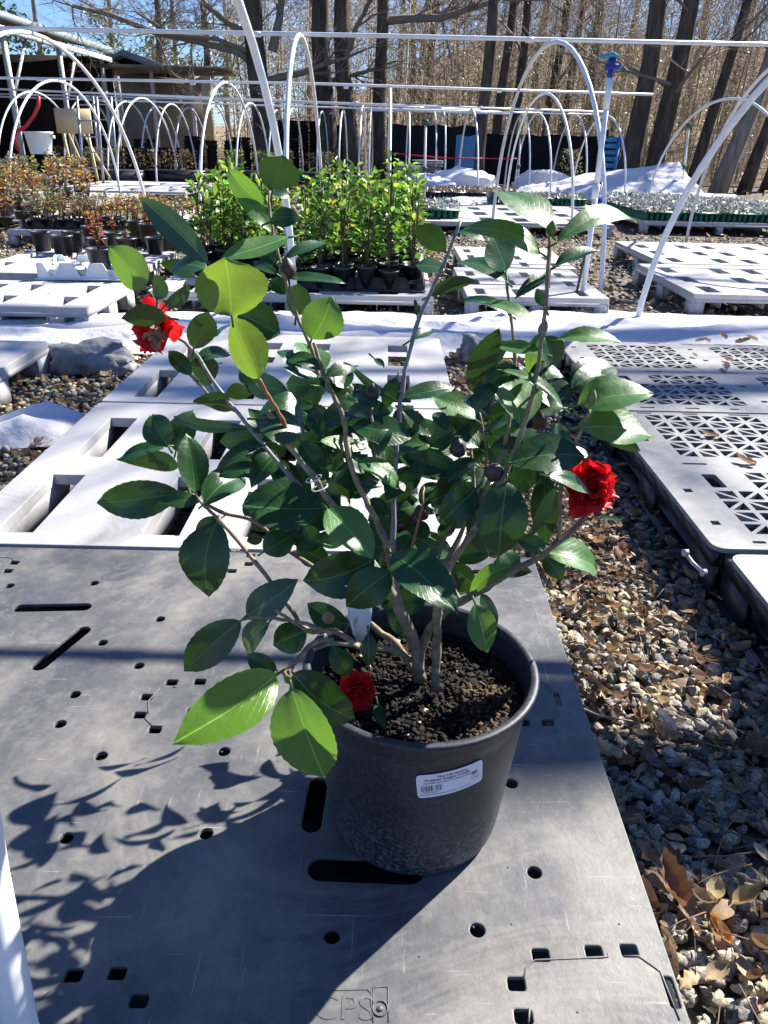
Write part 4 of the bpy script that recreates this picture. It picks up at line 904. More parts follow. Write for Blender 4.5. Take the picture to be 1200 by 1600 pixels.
tree(1085, 21, 17, .12, 10, 'brown trunk slanting right behind the pale stake', 5); tree(1168, 19.5, 18, .2, 10, 'brown trunk slanting right near the right edge', 5); tree(1205, 21, 30, .16, 10, 'dark slanting trunk cut by the right edge', 5)
tree(665, 33, 14, .02, 11, 'slim far trunk between the grey brown trunk and the straight dark one', 8); tree(905, 31, 18, .03, 11, 'far trunk behind the sprinkler riser', 8); tree(640, 38, 13, .0, 12, 'slim distant trunk left of centre of the wood', 8)
tree(262, 30, 12, .03, 9, 'bare tree rising behind the gabled shed roof', 12); tree(135, 30, 7, -.03, 4.2, 'broken dead trunk behind the roof of the open shed', 2); tree(330, 34, 13, .03, 9, 'bare crooked tree between the gabled shed and the big dark tree', 13)
k = 0
for x in list(range(430, 1230, 57)):
    tree(x+random.uniform(-10, 10), random.uniform(34, 50), random.uniform(6, 13), random.uniform(-.06, .1), 12, '%s slender tree from the left in the deep back of the wood' % ordn(k), 7, random.choice(['bark', 'bark2']), depth=2); k += 1
for i, x in enumerate((95, 200, 290, 360)): tree(x, 42+i*3, 9, random.uniform(-.03, .05), 11, '%s faint bare tree from the left above the shed roofs' % ordn(i), 14, 'bark2')
# evergreens
def evergreen(px, py, Y, R_, z0, z1, label, cols):
    p = at(px, py, Y); r_ = empty('evergreen_tree', (p.x, Y, 0), 0, label, 'tree', 'evergreens beyond the sheds'); b = MB(); b.tube([(0, 0, 0), (0, 0, z1*.8)], [.15, .05], 7); b.build('trunk', M['bark'], r_); b = MB()
    for _ in range(26):
        cc = Vector((random.gauss(0, R_*.5), random.gauss(0, R_*.5), random.uniform(z0, z1)))
        for _ in range(60):
            c = cc+Vector((random.gauss(0, .35), random.gauss(0, .35), random.gauss(0, .25))); d = Vector((random.gauss(0, 1), random.gauss(0, 1), random.gauss(0, .8))).normalized(); sd = d.orthogonal().normalized()
            b.add([tuple(c), tuple(c+d*.1+sd*.05), tuple(c+d*.22), tuple(c+d*.1-sd*.05)], [(0, 1, 2, 3)], tuple(v*random.uniform(.7, 1.3) for v in random.choice(cols)))
    b.build('crown', M['foliage'], r_)
EG = [(.03, .07, .02), (.05, .10, .03), (.10, .14, .04)]
evergreen(-8, 40, 32, 1.3, 3.5, 6.5, 'dark evergreen crown at the top left corner', EG)
YG = [(.16, .17, .06), (.24, .22, .09), (.12, .15, .05)]
evergreen(240, 90, 40, 3.2, 2.5, 6, 'pale yellow green tree behind the gabled shed', YG); evergreen(300, 100, 44, 3., 2.5, 6, 'straw green tree right of the gabled roof', YG)
# thicket of saplings, twigs and clinging leaves
b = MB(); rs = np.random.default_rng(5)
def prism(P0, P1, w0, w1, cols):
    n = len(P0); d = P1-P0; d /= np.linalg.norm(d, axis=1)[:, None]+1e-9; a = np.cross(d, np.array([.3, .9, .2])); a /= np.linalg.norm(a, axis=1)[:, None]+1e-9; c = np.cross(d, a); V = np.empty((n, 6, 3))
    for k in range(3):
        t = 2*math.pi*k/3; o = a*math.cos(t)+c*math.sin(t); V[:, k] = P0+o*w0[:, None]; V[:, 3+k] = P1+o*w1[:, None]
    base = np.arange(n)[:, None]*6+b.n; q_ = np.concatenate([base+np.array([k, (k+1) % 3, 3+(k+1) % 3, 3+k]) for k in range(3)], 0)
    b.v.append(V.reshape(-1, 3)); b.f += [tuple(r) for r in q_.tolist()]; b.n += n*6; b.col.append(np.repeat(cols, 6, 0))
def region(n):
    y = rs.uniform(24.5, 44, n); x = (rs.uniform(.02, 1.0, n)**.85*1.30-.38)*y*.56; return x, y
def tcol(n): base = np.array([(.50, .41, .29), (.36, .29, .21), (.62, .53, .40), (.22, .17, .12)])[rs.integers(0, 4, n)]; return base*rs.uniform(.8, 1.25, (n, 1))
n = 450; x, y = region(n); h = rs.uniform(2.5, 7.5, n); z0 = np.array([hz(a, c) for a, c in zip(x, y)]); P0 = np.stack([x, y, z0], 1); P1 = P0+np.stack([rs.normal(0, .35, n), rs.normal(0, .3, n), h], 1); prism(P0, P1, rs.uniform(.014, .04, n), rs.uniform(.004, .012, n), tcol(n))
n = 42000; x, y = region(n); z = np.array([hz(a, c) for a, c in zip(x, y)])+rs.uniform(0, 1, n)**.8*7.5; P0 = np.stack([x, y, z], 1); dd = rs.normal(0, 1, (n, 3)); dd[:, 2] += .35; dd /= np.linalg.norm(dd, axis=1)[:, None]; P1 = P0+dd*rs.uniform(.2, 1.1, n)[:, None]; prism(P0, P1, rs.uniform(.006, .014, n), rs.uniform(.002, .006, n), tcol(n))
tag(b.build('thicket', M['twig']), 'tangle of bare saplings and twigs filling the wood', 'thicket', kind='stuff')
b = MB()
def leafcloud(n, xf, zf, cols, s=.05):
    for _ in range(n):
        c = Vector(xf()); c.z = zf(c); d = Vector((random.gauss(0, 1), random.gauss(0, 1), random.gauss(0, 1))).normalized(); sd = d.orthogonal().normalized(); l = s*random.uniform(.7, 1.7)
        b.add([tuple(c), tuple(c+d*l*.5+sd*l*.35), tuple(c+d*l), tuple(c+d*l*.5-sd*l*.35)], [(0, 1, 2, 3)], tuple(v*random.uniform(.7, 1.25) for v in random.choice(cols)))
def xr():
    y = random.uniform(23.5, 38); return ((random.random()*1.3-.38)*y*.56, y, 0)
leafcloud(16000, xr, lambda c: hz(c.x, c.y)+random.random()**1.6*5.5, [(.52, .42, .27), (.62, .53, .36), (.38, .29, .17), (.45, .40, .18), (.26, .28, .10)])
CL = [(at(random.uniform(620, 1200), 200, 25).x, random.uniform(22.5, 27), random.uniform(.4, 3.)) for _ in range(34)]
def xc():
    c = random.choice(CL); return (c[0]+random.gauss(0, .5), c[1]+random.gauss(0, .5), c[2])
leafcloud(6500, xc, lambda c: max(.1, c.z+random.gauss(0, .5)), [(.16, .21, .05), (.25, .28, .07), (.34, .33, .10), (.10, .15, .04)], .045)
tag(b.build('undergrowth', M['foliage']), 'sparse tan and olive leaves of the undergrowth in the wood', 'undergrowth', kind='stuff')
# tree outside the picture to the right, whose limbs shade the gravel and the white cloth
random.seed(3)
r_ = empty('bare_tree', (15.5, 9.5, 0), 0, 'tall bare tree outside the picture to the right, its limbs shading gravel and cloth', 'tree'); b = MB(); b.tube([(0, 0, 0), (.1, 0, 5), (0, .2, 11)], [.4, .32, .2], 12); b.build('trunk', M['bark'], r_, smooth=True)
b = MB()
def limb(sh, r0, t):   # limb points given by where their shadow falls
    P_ = [Vector((x, y, .14))+SV*(t+dt)-Vector((15.5, 9.5, 0)) for x, y, dt in sh]; n_ = len(P_); b.tube([(0, 0, 7.6)]+[tuple(p) for p in reversed(P_)], [r0*1.3]+[r0*(1-.35*(i/n_)) for i in range(n_)], 8, False, (.2, .17, .13)); return P_
limb([(.20, .93, 0), (.55, .99, 0), (1.0, 1.05, .2), (2.2, 1.25, .4)], .17, 12)
for sh in [[(-1.4, 3.05, 0), (-.4, 2.90, 0), (.6, 3.0, 0), (2, 3.05, 0)], [(-2.2, 4.0, 0), (-.5, 3.95, 0), (1., 3.98, 0), (3, 4.25, 0)], [(-1.2, 2.62, 0), (-.3, 2.66, 0), (.5, 2.72, .5)], [(.5, 5.2, 0), (1, 5.4, 0), (1.9, 5.5, 0)]]:
    P_ = limb(sh, random.uniform(.05, .10), random.uniform(13, 15))
    for q_ in P_:
        for _ in range(5): grow(b, q_, Vector((random.gauss(0, 1), random.gauss(0, 1), random.gauss(.2, .4))).normalized(), random.uniform(.6, 1.6), .03, 1, 0, (.2, .17, .13))
b.build('crown', M['twig'], r_)
# ================================================================= THE POTTED CAMELLIA
random.seed(11)
PC = Vector((.048, .757, .14)); PH = .24; RB, RT = .110, .135
plant = empty('potted_camellia', tuple(PC), 0, 'leafy camellia bush with red flowers in a large black nursery pot', 'potted shrub')
def prad(z): return RB+(RT-RB)*(z/PH)
b = MB()
prof = [(.001, .004), (RB-.022, .003), (RB-.012, .0), (RB-.003, .005), (RB, .014)]
for k in range(1, 12): z = .014+(PH-.024-.014)*k/12; prof.append((prad(z)-.0005, z))
prof += [(RT-.002, PH-.024), (RT+.0005, PH-.022), (RT+.0015, PH-.010), (RT+.0065, PH-.006), (RT+.0075, PH-.002), (RT+.0055, PH), (RT-.001, PH), (RT-.004, PH-.004)]
for k in range(9): z = PH-.008-k*.004; prof += [(RT-.0035-.0006*k, z), (RT-.0050-.0006*k, z-.002)]
prof += [(RT-.012, PH-.06), (.001, PH-.062)]
b.lathe(prof, 72); b.build('pot', M['pot'], plant, smooth=True)
# drain cut outs at the foot of the pot
b = MB()
for a in (285, 330, 200, 245): 
    a = R(a); b.lathe([(.0001, .0), (.010, .002), (.010, .004)], 10, (math.cos(a)*(RB-.004), math.sin(a)*(RB-.004), .0))
# soil
SZ = PH-.040
b = MB(); V = [(0, 0, SZ)]; Fc = []; nr, na = 34, 96
for i in range(1, nr+1):
    r = (RT-.010)*i/nr
    for k in range(na):
        a = 2*math.pi*k/na; x, y = r*math.cos(a), r*math.sin(a); n_ = mnoise.noise(Vector((x*22, y*22, 2)))*.005+mnoise.noise(Vector((x*90, y*90, 4)))*.0035+mnoise.noise(Vector((x*240, y*240, 4)))*.002
        V.append((x, y, SZ+n_+(.008 if x > .05 and y < 0 else 0)*min(1, r*10)))
Fc += [(0, 1+k, 1+(k+1) % na) for k in range(na)]
for i in range(nr-1):
    for k in range(na): Fc.append((1+i*na+k, 1+(i+1)*na+k, 1+(i+1)*na+(k+1) % na, 1+i*na+(k+1) % na))
b.add(V, Fc, (.009, .007, .006)); b.build('soil', M['soil'], plant)
b = MB()
for _ in range(3600):
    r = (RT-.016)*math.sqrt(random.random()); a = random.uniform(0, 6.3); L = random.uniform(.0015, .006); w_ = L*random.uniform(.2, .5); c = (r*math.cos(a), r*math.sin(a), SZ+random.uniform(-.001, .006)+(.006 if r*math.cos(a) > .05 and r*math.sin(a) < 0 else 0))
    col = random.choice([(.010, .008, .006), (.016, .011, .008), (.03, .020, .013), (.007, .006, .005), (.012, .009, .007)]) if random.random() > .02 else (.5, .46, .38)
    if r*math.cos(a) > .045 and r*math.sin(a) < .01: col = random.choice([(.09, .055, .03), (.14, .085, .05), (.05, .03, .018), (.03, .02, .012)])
    V = np.array([(-L, -w_, -w_), (L, -w_*.7, -w_), (L*.8, w_, -w_), (-L*.9, w_*.8, -w_), (-L*.8, -w_, w_*.6), (L*.9, -w_*.6, w_*.3), (L*.8, w_*.8, w_*.6), (-L*.8, w_, w_*.4)]); t = random.uniform(0, 6.3); e = random.gauss(0, .5)
    Rm = np.array(Matrix.Rotation(t, 3, 'Z')@Matrix.Rotation(e, 3, 'Y')); b.add(V@Rm.T+np.array(c), [(0,3,2,1),(4,5,6,7),(0,1,5,4),(1,2,6,5),(2,3,7,6),(3,0,4,7)], col)
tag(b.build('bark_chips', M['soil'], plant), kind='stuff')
# label sticker wrapped on the pot wall
d0 = ray(705, 1221); tt = 0.; best = None      # where the sight line meets the wall
for k in range(4000):
    t = .5+k*.0002; p = Vector((0, 0, CAMH))+d0*t-PC
    if 0 < p.z < PH and math.hypot(p.x, p.y) < prad(p.z): best = p; break
A0 = math.atan2(best.y, best.x); Z0 = best.z; LROT = R(7.5)
def onpot(u, v, off):      # u to the right, v up, metres, on the unrolled wall
    x = u*math.cos(LROT)-v*math.sin(LROT); z = Z0+u*math.sin(LROT)+v*math.cos(LROT); r = prad(z)+off; a = A0+x/r
    return (r*math.cos(a), r*math.sin(a), z)
LW, LH = .0775, .0375
lab = MB(); rr = rrect(-LW/2, -LH/2, LW/2, LH/2, .0035, 3); nx_, ny_ = 24, 6; V = []; Fc = []
for j in range(ny_+1):
    for i in range(nx_+1):
        u, v = -LW/2+LW*i/nx_, -LH/2+LH*j/ny_; 
        if i in (0, nx_) and j in (0, ny_): u *= .965; v *= .94
        V.append(onpot(u, v, .0007))
for j in range(ny_):
    for i in range(nx_): a = j*(nx_+1)+i; Fc.append((a, a+1, a+nx_+2, a+nx_+1))
lab.add(V, Fc); sticker = lab.build('label_sticker', M['paper'], plant, smooth=True)
tb = MB()
def line(txt, size, u, v, al='CENTER', bold=0):
    vv, ff = text_mesh(txt, size, 0, al, bold); tb.add([onpot(u+p[0]*1.0, v+p[1], .0011) for p in vv], ff)
line('New Life Nursery', .0047, .002, .0122, 'CENTER', .00006)
line('"Professor Sargent Camellia', .0047, -.004, .0076, 'CENTER', .00006)
line("Camellia japonica 'Professor Sargent'", .0041, -.001, .0033)
line('#3', .0068, .0285, .0005, 'CENTER', .0001)
line('Greenleaf Nursery Co., El Campo,  TX 77437', .0031, -.036, -.0150, 'LEFT'); line('4/19 4:47', .0030, .0285, -.0045); line('TX 77437', .0030, .0285, -.0082)
line('7 48091 06120 4', .0026, -.0245, -.0115)
tb.build('printed_text', M['ink'], sticker)
bb = MB(); u = -.0345
while u < -.0105:
    w_ = random.choice([.00035, .0005, .0008, .0011])
    if not (-.0205 < u < -.0192): bb.add([onpot(u, -.0085, .0011), onpot(u+w_, -.0085, .0011), onpot(u+w_, .0005, .0011), onpot(u, .0005, .0011)], [(0, 1, 2, 3)])
    u += w_+random.choice([.0004, .0006, .0009])
bb.build('barcode', M['ink'], sticker)

# ---- stems: photo polyline + depth of both ends (metres ahead)
STEMS = [ # pts, Y0, Y1, r0, r1, mat
 ([(656,1062),(646,1000),(628,960),(612,930),(600,900)], .765, .76, .0105, .0075, 'stem'),
 ([(656,1050),(662,1005),(686,965),(720,940),(760,918),(800,893),(845,868),(880,838),(915,808)], .762, .80, .0080, .0042, 'stem'),
 ([(680,1078),(682,1020),(684,960),(684,925)], .745, .75, .0078, .0068, 'stem'),
 ([(648,1050),(620,1005),(590,985),(560,950),(510,900),(450,860),(400,815),(345,800),(300,772)], .775, .93, .0062, .003, 'stem'),
 ([(686,960),(676,930),(652,905),(612,880),(596,870)], .755, .74, .0065, .0040, 'stem'),
 ([(612,930),(610,880),(598,835),(576,790),(556,748),(543,705),(538,660),(527,628),(506,585),(490,535)], .76, .84, .0058, .0030, 'stem'),
 ([(596,905),(560,850),(520,790),(490,745),(455,700),(418,642)], .765, .79, .0056, .0048, 'stem'),
 ([(458,700),(440,655),(420,620),(405,592)], .785, .76, .0036, .0024, 'stem_young'),
 ([(600,900),(545,830),(500,790),(455,745),(400,680),(345,612),(300,545),(262,520)], .775, .93, .0050, .0028, 'stem_grey'),
 ([(640,1000),(617,900),(615,830),(617,760),(622,660),(630,600),(650,510),(690,420),(720,345)], .78, .93, .0052, .0026, 'stem_grey'),
 ([(684,925),(700,890),(740,830),(780,760),(800,715),(825,640),(838,590),(848,520),(856,440),(858,365)], .75, .87, .0058, .0026, 'stem'),
 ([(856,450),(858,400),(859,368)], .868, .872, .0034, .0028, 'stem_young'),
 ([(700,890),(735,830),(760,760),(790,690),(800,620),(804,560),(797,490),(791,425)], .77, .93, .0040, .0024, 'stem'),
 ([(720,940),(700,900),(715,850),(740,770),(735,700)], .765, .88, .0045, .003, 'stem'),
 ([(872,845),(876,770),(888,720),(905,680),(922,640)], .79, .82, .0036, .0026, 'stem'),
 ([(845,868),(890,835),(915,808)], .785, .79, .0040, .0034, 'stem'),
 ([(560,1010),(520,985),(480,985),(450,945),(400,880),(345,815),(318,790),(305,768)], .72, .90, .0052, .0026, 'stem'),
 ([(642,1030),(610,1015),(560,1010)], .77, .72, .0056, .0052, 'stem'),
 ([(520,990),(480,975),(440,968),(400,965),(378,968)], .70, .74, .0034, .002, 'stem'),
 ([(480,985),(440,960),(430,952)], .71, .72, .0030, .0016, 'stem'),
 ([(520,1000),(490,1005),(465,1030),(448,1055)], .70, .63, .0040, .0034, 'stem'),
 ([(465,1030),(450,1040),(432,1052)], .64, .625, .003, .0022, 'stem'),
 ([(560,1010),(520,1005),(490,1015)], .71, .68, .0040, .0028, 'stem'),
 ([(440,1048),(452,1062),(458,1076)], .625, .62, .0036, .0028, 'stem_young'),
 ([(500,590),(485,540),(462,490),(447,440),(430,380),(422,335),(421,298)], .85, .93, .0034, .0018, 'stem'),
 ([(615,760),(590,720),(582,660),(583,625)], .80, .86, .003, .002, 'stem'),
 ([(640,870),(660,790),(662,760)], .82, .86, .003, .0016, 'stem_young'),
 ([(352,802),(300,775),(290,745),(278,728)], .93, .95, .0028, .0018, 'stem'),
 ([(330,620),(310,600),(290,580)], .90, .92, .0026, .0016, 'stem'),
 ([(700,880),(735,800),(760,720),(748,640)], .80, .90, .003, .002, 'stem'),
 ([(684,920),(705,860),(740,800)], .78, .84, .004, .003, 'stem'),
 ([(684,900),(690,850),(722,780),(716,705)], .80, .86, .0034, .0022, 'stem'),
]
for pts, Ya, Yb, r0, r1, mt in STEMS:
    n_ = len(pts); P3 = [at(x, y, Ya+(Yb-Ya)*i/(n_-1))-PC for i, (x, y) in enumerate(pts)]
    Q = []; Rr = []       # resample with a slight waver and knots
    for i in range(n_-1):
        for k in range(4):
            t = k/4; p0 = P3[max(i-1, 0)]; p1 = P3[i]; p2 = P3[i+1]; p3 = P3[min(i+2, n_-1)]
            q_ = .5*((2*p1)+(-p0+p2)*t+(2*p0-5*p1+4*p2-p3)*t*t+(-p0+3*p1-3*p2+p3)*t**3); g = (i+t)/(n_-1); Q.append(q_+Vector((random.gauss(0, .0005), random.gauss(0, .0005), 0))); Rr.append((r0+(r1-r0)*g)*.70*(1.16 if k == 0 else random.uniform(.92, 1.03)))
    Q.append(P3[-1]); Rr.append(r1*.62)
    b = MB(); b.tube([tuple(p) for p in Q], Rr, 10); b.build('stem', M[mt], plant, smooth=True)

# ---- leaves
def leaf_shape(b, base, tip, side, nrm, hw, fold=.22, curl=.12, ser=.03, blunt=.0, seed=0, twist=0.):
    n_ = 22; ax = tip-base; L = ax.length; a = ax/L; rr_ = random.Random(seed); V = []; UV = []; us = (-1, -.66, -.33, 0, .33, .66, 1); wv = rr_.uniform(0, 6); ww = rr_.uniform(.4, 1.)
    bend = rr_.uniform(-.05, .05)
    for i in range(n_+1):
        t = i/n_; w_ = (math.sin(math.pi*min(1., t**.86))**(.72))*(1-.06*math.cos(3*t)) if 0 < t < 1 else 0.
        if t > .86: w_ *= (1-(t-.86)/.14*.42)
        if i == n_: w_ = .012
        if i == 0: w_ = .03
        z_ = -curl*L*((t-.35)**2)*1.6+curl*L*.2; tw = twist*(t-.5); off = bend*L*math.sin(math.pi*t)
        for u in us:
            s_ = u*w_*hw
            if abs(u) == 1: s_ *= 1+ser*(1 if i % 2 else -1)
            zz = z_+fold*abs(s_)+hw*.12*ww*math.sin(t*7+wv+u*1.5)*abs(u)
            if abs(u) > .6: zz -= fold*.35*abs(s_)
            sd = side*math.cos(tw)+nrm*math.sin(tw); V.append(base+a*(t*L)+sd*(s_)+side*off+nrm*zz); UV.append((u*w_*.5+.5 if False else .5+u*w_*.5, t))
    m_ = len(us); b.add([tuple(v) for v in V], [(i*m_+k, i*m_+k+1, (i+1)*m_+k+1, (i+1)*m_+k) for i in range(n_) for k in range(m_-1)], uv=UV)
NRM = {'f': (0, -1, .42), 'u': (0, -.42, .9), 'r': (.5, -.75, .45), 'l': (-.55, -.75, .4), 'd': (.1, -.85, -.4), 's': (.42, -.35, .85), 'w': (-.35, -.5, .8), 'k': (-.35, -.9, .2)}
LEAVES = [ # base x y, tip x y, apparent width, depth, facing, kind, underside shown
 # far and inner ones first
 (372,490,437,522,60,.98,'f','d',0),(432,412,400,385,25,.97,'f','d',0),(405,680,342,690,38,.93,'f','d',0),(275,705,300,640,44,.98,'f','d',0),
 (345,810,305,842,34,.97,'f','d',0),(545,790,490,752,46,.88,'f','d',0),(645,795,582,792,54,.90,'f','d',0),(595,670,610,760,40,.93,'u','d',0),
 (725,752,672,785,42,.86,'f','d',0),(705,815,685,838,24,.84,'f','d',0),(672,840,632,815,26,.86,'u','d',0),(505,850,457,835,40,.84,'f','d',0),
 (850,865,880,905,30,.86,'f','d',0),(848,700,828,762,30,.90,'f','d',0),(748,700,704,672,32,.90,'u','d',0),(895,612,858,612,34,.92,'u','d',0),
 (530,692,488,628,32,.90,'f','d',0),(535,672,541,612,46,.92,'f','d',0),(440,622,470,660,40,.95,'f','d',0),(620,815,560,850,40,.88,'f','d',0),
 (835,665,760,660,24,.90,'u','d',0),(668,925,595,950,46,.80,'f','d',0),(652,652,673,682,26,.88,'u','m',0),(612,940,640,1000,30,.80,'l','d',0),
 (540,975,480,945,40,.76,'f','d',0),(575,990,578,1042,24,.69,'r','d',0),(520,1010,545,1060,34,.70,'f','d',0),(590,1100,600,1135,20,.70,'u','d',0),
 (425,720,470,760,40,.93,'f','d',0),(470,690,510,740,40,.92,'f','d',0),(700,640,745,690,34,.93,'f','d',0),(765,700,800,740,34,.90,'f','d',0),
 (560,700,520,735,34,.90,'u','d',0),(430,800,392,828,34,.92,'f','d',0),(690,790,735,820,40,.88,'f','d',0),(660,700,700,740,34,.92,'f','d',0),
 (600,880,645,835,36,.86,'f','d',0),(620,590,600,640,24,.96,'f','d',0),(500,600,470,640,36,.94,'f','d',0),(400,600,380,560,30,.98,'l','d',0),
 # upper left
 (426,297,441,240,66,.90,'d','d',1),(412,321,355,264,36,.93,'l','m',0),(425,302,452,303,16,.95,'u','g',0),(422,347,471,337,30,.91,'f','d',0),(424,362,372,305,25,.92,'r','m',0),
 (450,371,343,402,30,.89,'s','m',0),(325,410,216,305,42,.84,'f','g',0),(226,450,173,385,52,.84,'k','m',1),(322,420,266,412,36,.86,'u','d',0),(300,430,255,412,26,.88,'k','m',1),
 (245,468,252,429,28,.83,'k','y',1),(257,478,300,446,24,.86,'k','d',1),(262,497,188,494,32,.80,'d','d',1),(362,494,354,403,116,.80,'k','y',1),
 (404,591,363,494,58,.79,'k','y',1),(303,544,326,486,46,.86,'d','d',1),(300,585,262,547,26,.90,'f','d',0),(328,603,302,552,38,.92,'k','d',1),(308,562,360,546,22,.93,'u','m',0),(322,527,342,511,20,.93,'u','y',0),
 (362,641,303,620,28,.88,'d','d',1),(352,618,397,612,24,.90,'d','d',1),(445,406,513,371,17,.91,'u','m',0),(449,433,541,437,15,.90,'u','m',0),(462,493,468,443,40,.90,'k','d',1),
 (487,530,519,464,66,.83,'s','m',0),(432,428,395,407,16,.95,'u','g',0),(447,459,420,436,24,.95,'f','g',0),(470,573,436,544,28,.92,'s','m',0),(500,582,472,533,44,.91,'s','m',0),
 (485,602,446,600,38,.88,'f','d',0),(500,590,442,573,14,.86,'s','m',0),(523,617,521,570,54,.83,'u','d',0),(570,635,552,598,26,.92,'u','m',0),(400,655,482,664,76,.79,'u','d',0),
 (388,668,262,648,20,.88,'l','d',0),(262,697,235,645,48,.92,'f','d',0),
 # left group
 (418,731,364,720,30,.90,'u','d',0),(416,693,335,729,20,.86,'u','d',0),(259,698,186,711,20,.93,'u','g',0),(278,729,194,712,30,.94,'k','d',1),(305,770,292,676,47,.92,'r','d',0),
 (280,770,146,789,58,.93,'f','d',0),(314,783,248,780,24,.90,'u','d',0),(318,788,386,737,48,.88,'u','d',0),(506,795,378,788,76,.80,'u','d',0),(410,841,385,845,18,.86,'d','d',1),
 (412,862,461,831,44,.83,'f','d',0),(339,815,318,934,76,.88,'f','d',0),(385,963,460,905,50,.76,'l','g',0),(376,970,286,1050,58,.73,'f','d',0),(420,973,376,1026,38,.75,'l','g',0),(479,985,426,1008,50,.72,'f','d',0),
 # centre
 (500,690,577,698,22,.82,'s','m',0),(560,720,628,757,30,.80,'s','m',0),(552,665,644,679,44,.84,'u','d',0),(672,700,606,690,36,.86,'u','d',0),(712,737,628,711,38,.85,'f','d',0),
 (743,656,676,617,36,.86,'s','m',0),(766,652,722,617,22,.85,'s','m',0),(628,641,676,682,24,.86,'r','m',0),(630,622,710,600,28,.90,'u','d',0),(622,627,543,569,13,.88,'l','g',0),
 (742,718,700,750,28,.83,'u','d',0),(745,763,688,820,50,.80,'f','d',0),(740,785,766,871,42,.80,'f','d',0),(585,873,473,911,70,.76,'f','d',0),(512,795,586,866,58,.75,'s','m',0),
 (610,893,541,950,60,.715,'f','d',0),(613,866,715,947,66,.725,'u','d',0),(792,753,781,872,78,.75,'f','d',0),
 # right side
 (641,532,678,511,15,.92,'u','m',0),(652,495,648,466,7,.93,'f','m',0),(672,462,742,434,22,.93,'d','d',1),(695,420,649,413,24,.95,'u','g',0),(696,393,646,352,38,.93,'d','d',1),(715,362,758,371,14,.95,'u','g',0),
 (791,423,770,366,50,.93,'u','d',0),(790,440,712,395,27,.92,'u','d',0),(795,492,722,460,17,.93,'u','d',0),(842,515,752,462,18,.88,'s','m',0),(852,479,837,450,17,.88,'k','y',0),
 (860,422,805,463,19,.88,'u','g',0),(868,416,940,384,19,.88,'u','m',0),(870,379,1008,320,32,.85,'s','m',0),(843,394,732,345,34,.87,'s','m',0),(857,361,776,283,44,.86,'s','m',0),
 (870,531,976,526,22,.86,'s','m',0),(742,616,775,506,42,.86,'d','d',1),(850,553,766,535,20,.86,'u','m',0),(848,520,828,586,32,.88,'f','m',0),(850,525,866,586,36,.87,'u','d',0),
 (890,600,966,560,46,.92,'u','d',0),(893,606,962,572,38,.90,'u','d',0),(812,665,772,572,68,.82,'s','m',0),(880,637,785,566,15,.82,'s','m',0),(880,637,835,632,30,.86,'u','m',0),
 (950,688,1000,703,22,.88,'k','y',1),(903,633,1022,606,52,.84,'s','m',0),(903,670,1026,673,58,.82,'s','m',0),(797,723,916,707,60,.79,'u','d',0),(850,740,856,850,44,.84,'f','d',0),
 (868,762,830,838,20,.80,'k','d',1),(858,745,926,769,22,.74,'s','m',0),(853,863,942,881,50,.82,'s','m',0),(800,884,728,926,28,.78,'s','m',0),(742,943,766,1022,44,.74,'r','m',0),(752,928,778,980,24,.80,'r','m',0),
 (715,925,737,905,24,.80,'k','d',1),(585,560,600,575,10,.95,'u','m',0),
 # lower left, near
 (432,1047,385,1023,32,.66,'f','d',0),(458,1052,552,1128,78,.645,'f','d',0),(432,1055,273,1157,86,.61,'s','y',0),(456,1076,502,1220,94,.60,'k','m',0)]
SPAN = []
def make_leaf(b, L_, seed):
    bxp, byp, txp, typ, wpx, Y, fl, kd, un = L_; n_ = Vector(NRM[fl]).normalized(); n_ = (n_+Vector((random.gauss(0, .10), random.gauss(0, .06), random.gauss(0, .08)))).normalized()
    base = at(bxp, byp, Y); view = ray(bxp, byp).normalized()
    for _ in range(8):      # keep the blade from turning edge on
        if abs(n_.dot(view)) > .42: break
        n_ = (n_-view*.15).normalized()
    dt = ray(txp, typ); s_ = (base-Vector((0, 0, CAMH))).dot(n_)/dt.dot(n_); tip = Vector((0, 0, CAMH))+dt*s_
    Zb = (base-Vector((0, 0, CAMH))).dot(_f); Zt = (tip-Vector((0, 0, CAMH))).dot(_f); Lp = math.hypot(txp-bxp, typ-byp)/F*Zb
    if not (.2 < Zt < 3) or (tip-base).length > Lp*1.35+.004:
        tip = at(txp, typ, Y+.0); z_ = (tip-base); tip = base+z_
    a = (tip-base).normalized(); side = n_.cross(a).normalized(); nn = a.cross(side).normalized()
    if nn.dot(view) > 0: nn = -nn
    # apparent half width -> real
    pc = (base+tip)/2; vx = (pc-Vector((0, 0, CAMH))); Zc = vx.dot(_f)
    def pr(p): v = p-Vector((0, 0, CAMH)); return Vector((F*v.dot(_r)/v.dot(_f), F*v.dot(_u)/v.dot(_f)))
    ad = (pr(tip)-pr(base)).normalized(); sp_ = (pr(pc+side*.01)-pr(pc)); perp = abs(sp_.x*ad.y-sp_.y*ad.x)/.01; hw = wpx/2/max(perp, F/Zc*.45)*1.04
    fold = random.uniform(.12, .48) if hw/((tip-base).length+1e-6) < .45 else .08; up = nn if not un else nn
    if un: nn = -nn; side = -side
    # nn is the upper face; winding gives that side the front
    if side.cross(a).dot(nn) < 0: side = -side
    leaf_shape(b, base-PC, tip-PC, side, nn, hw, fold*(1 if not un else 1), random.uniform(.05, .42), .016, seed=seed, twist=random.uniform(-.25, .25))
    # the leaf stalk
    return (tip-base).length*hw
areas = []
for i, L_ in enumerate(LEAVES): areas.append((math.hypot(L_[2]-L_[0], L_[3]-L_[1])*L_[4], i))
areas.sort(reverse=True); parts_i = set(i for _, i in areas[:100]); rest = {}
def fix_front(o, nnref=None): pass
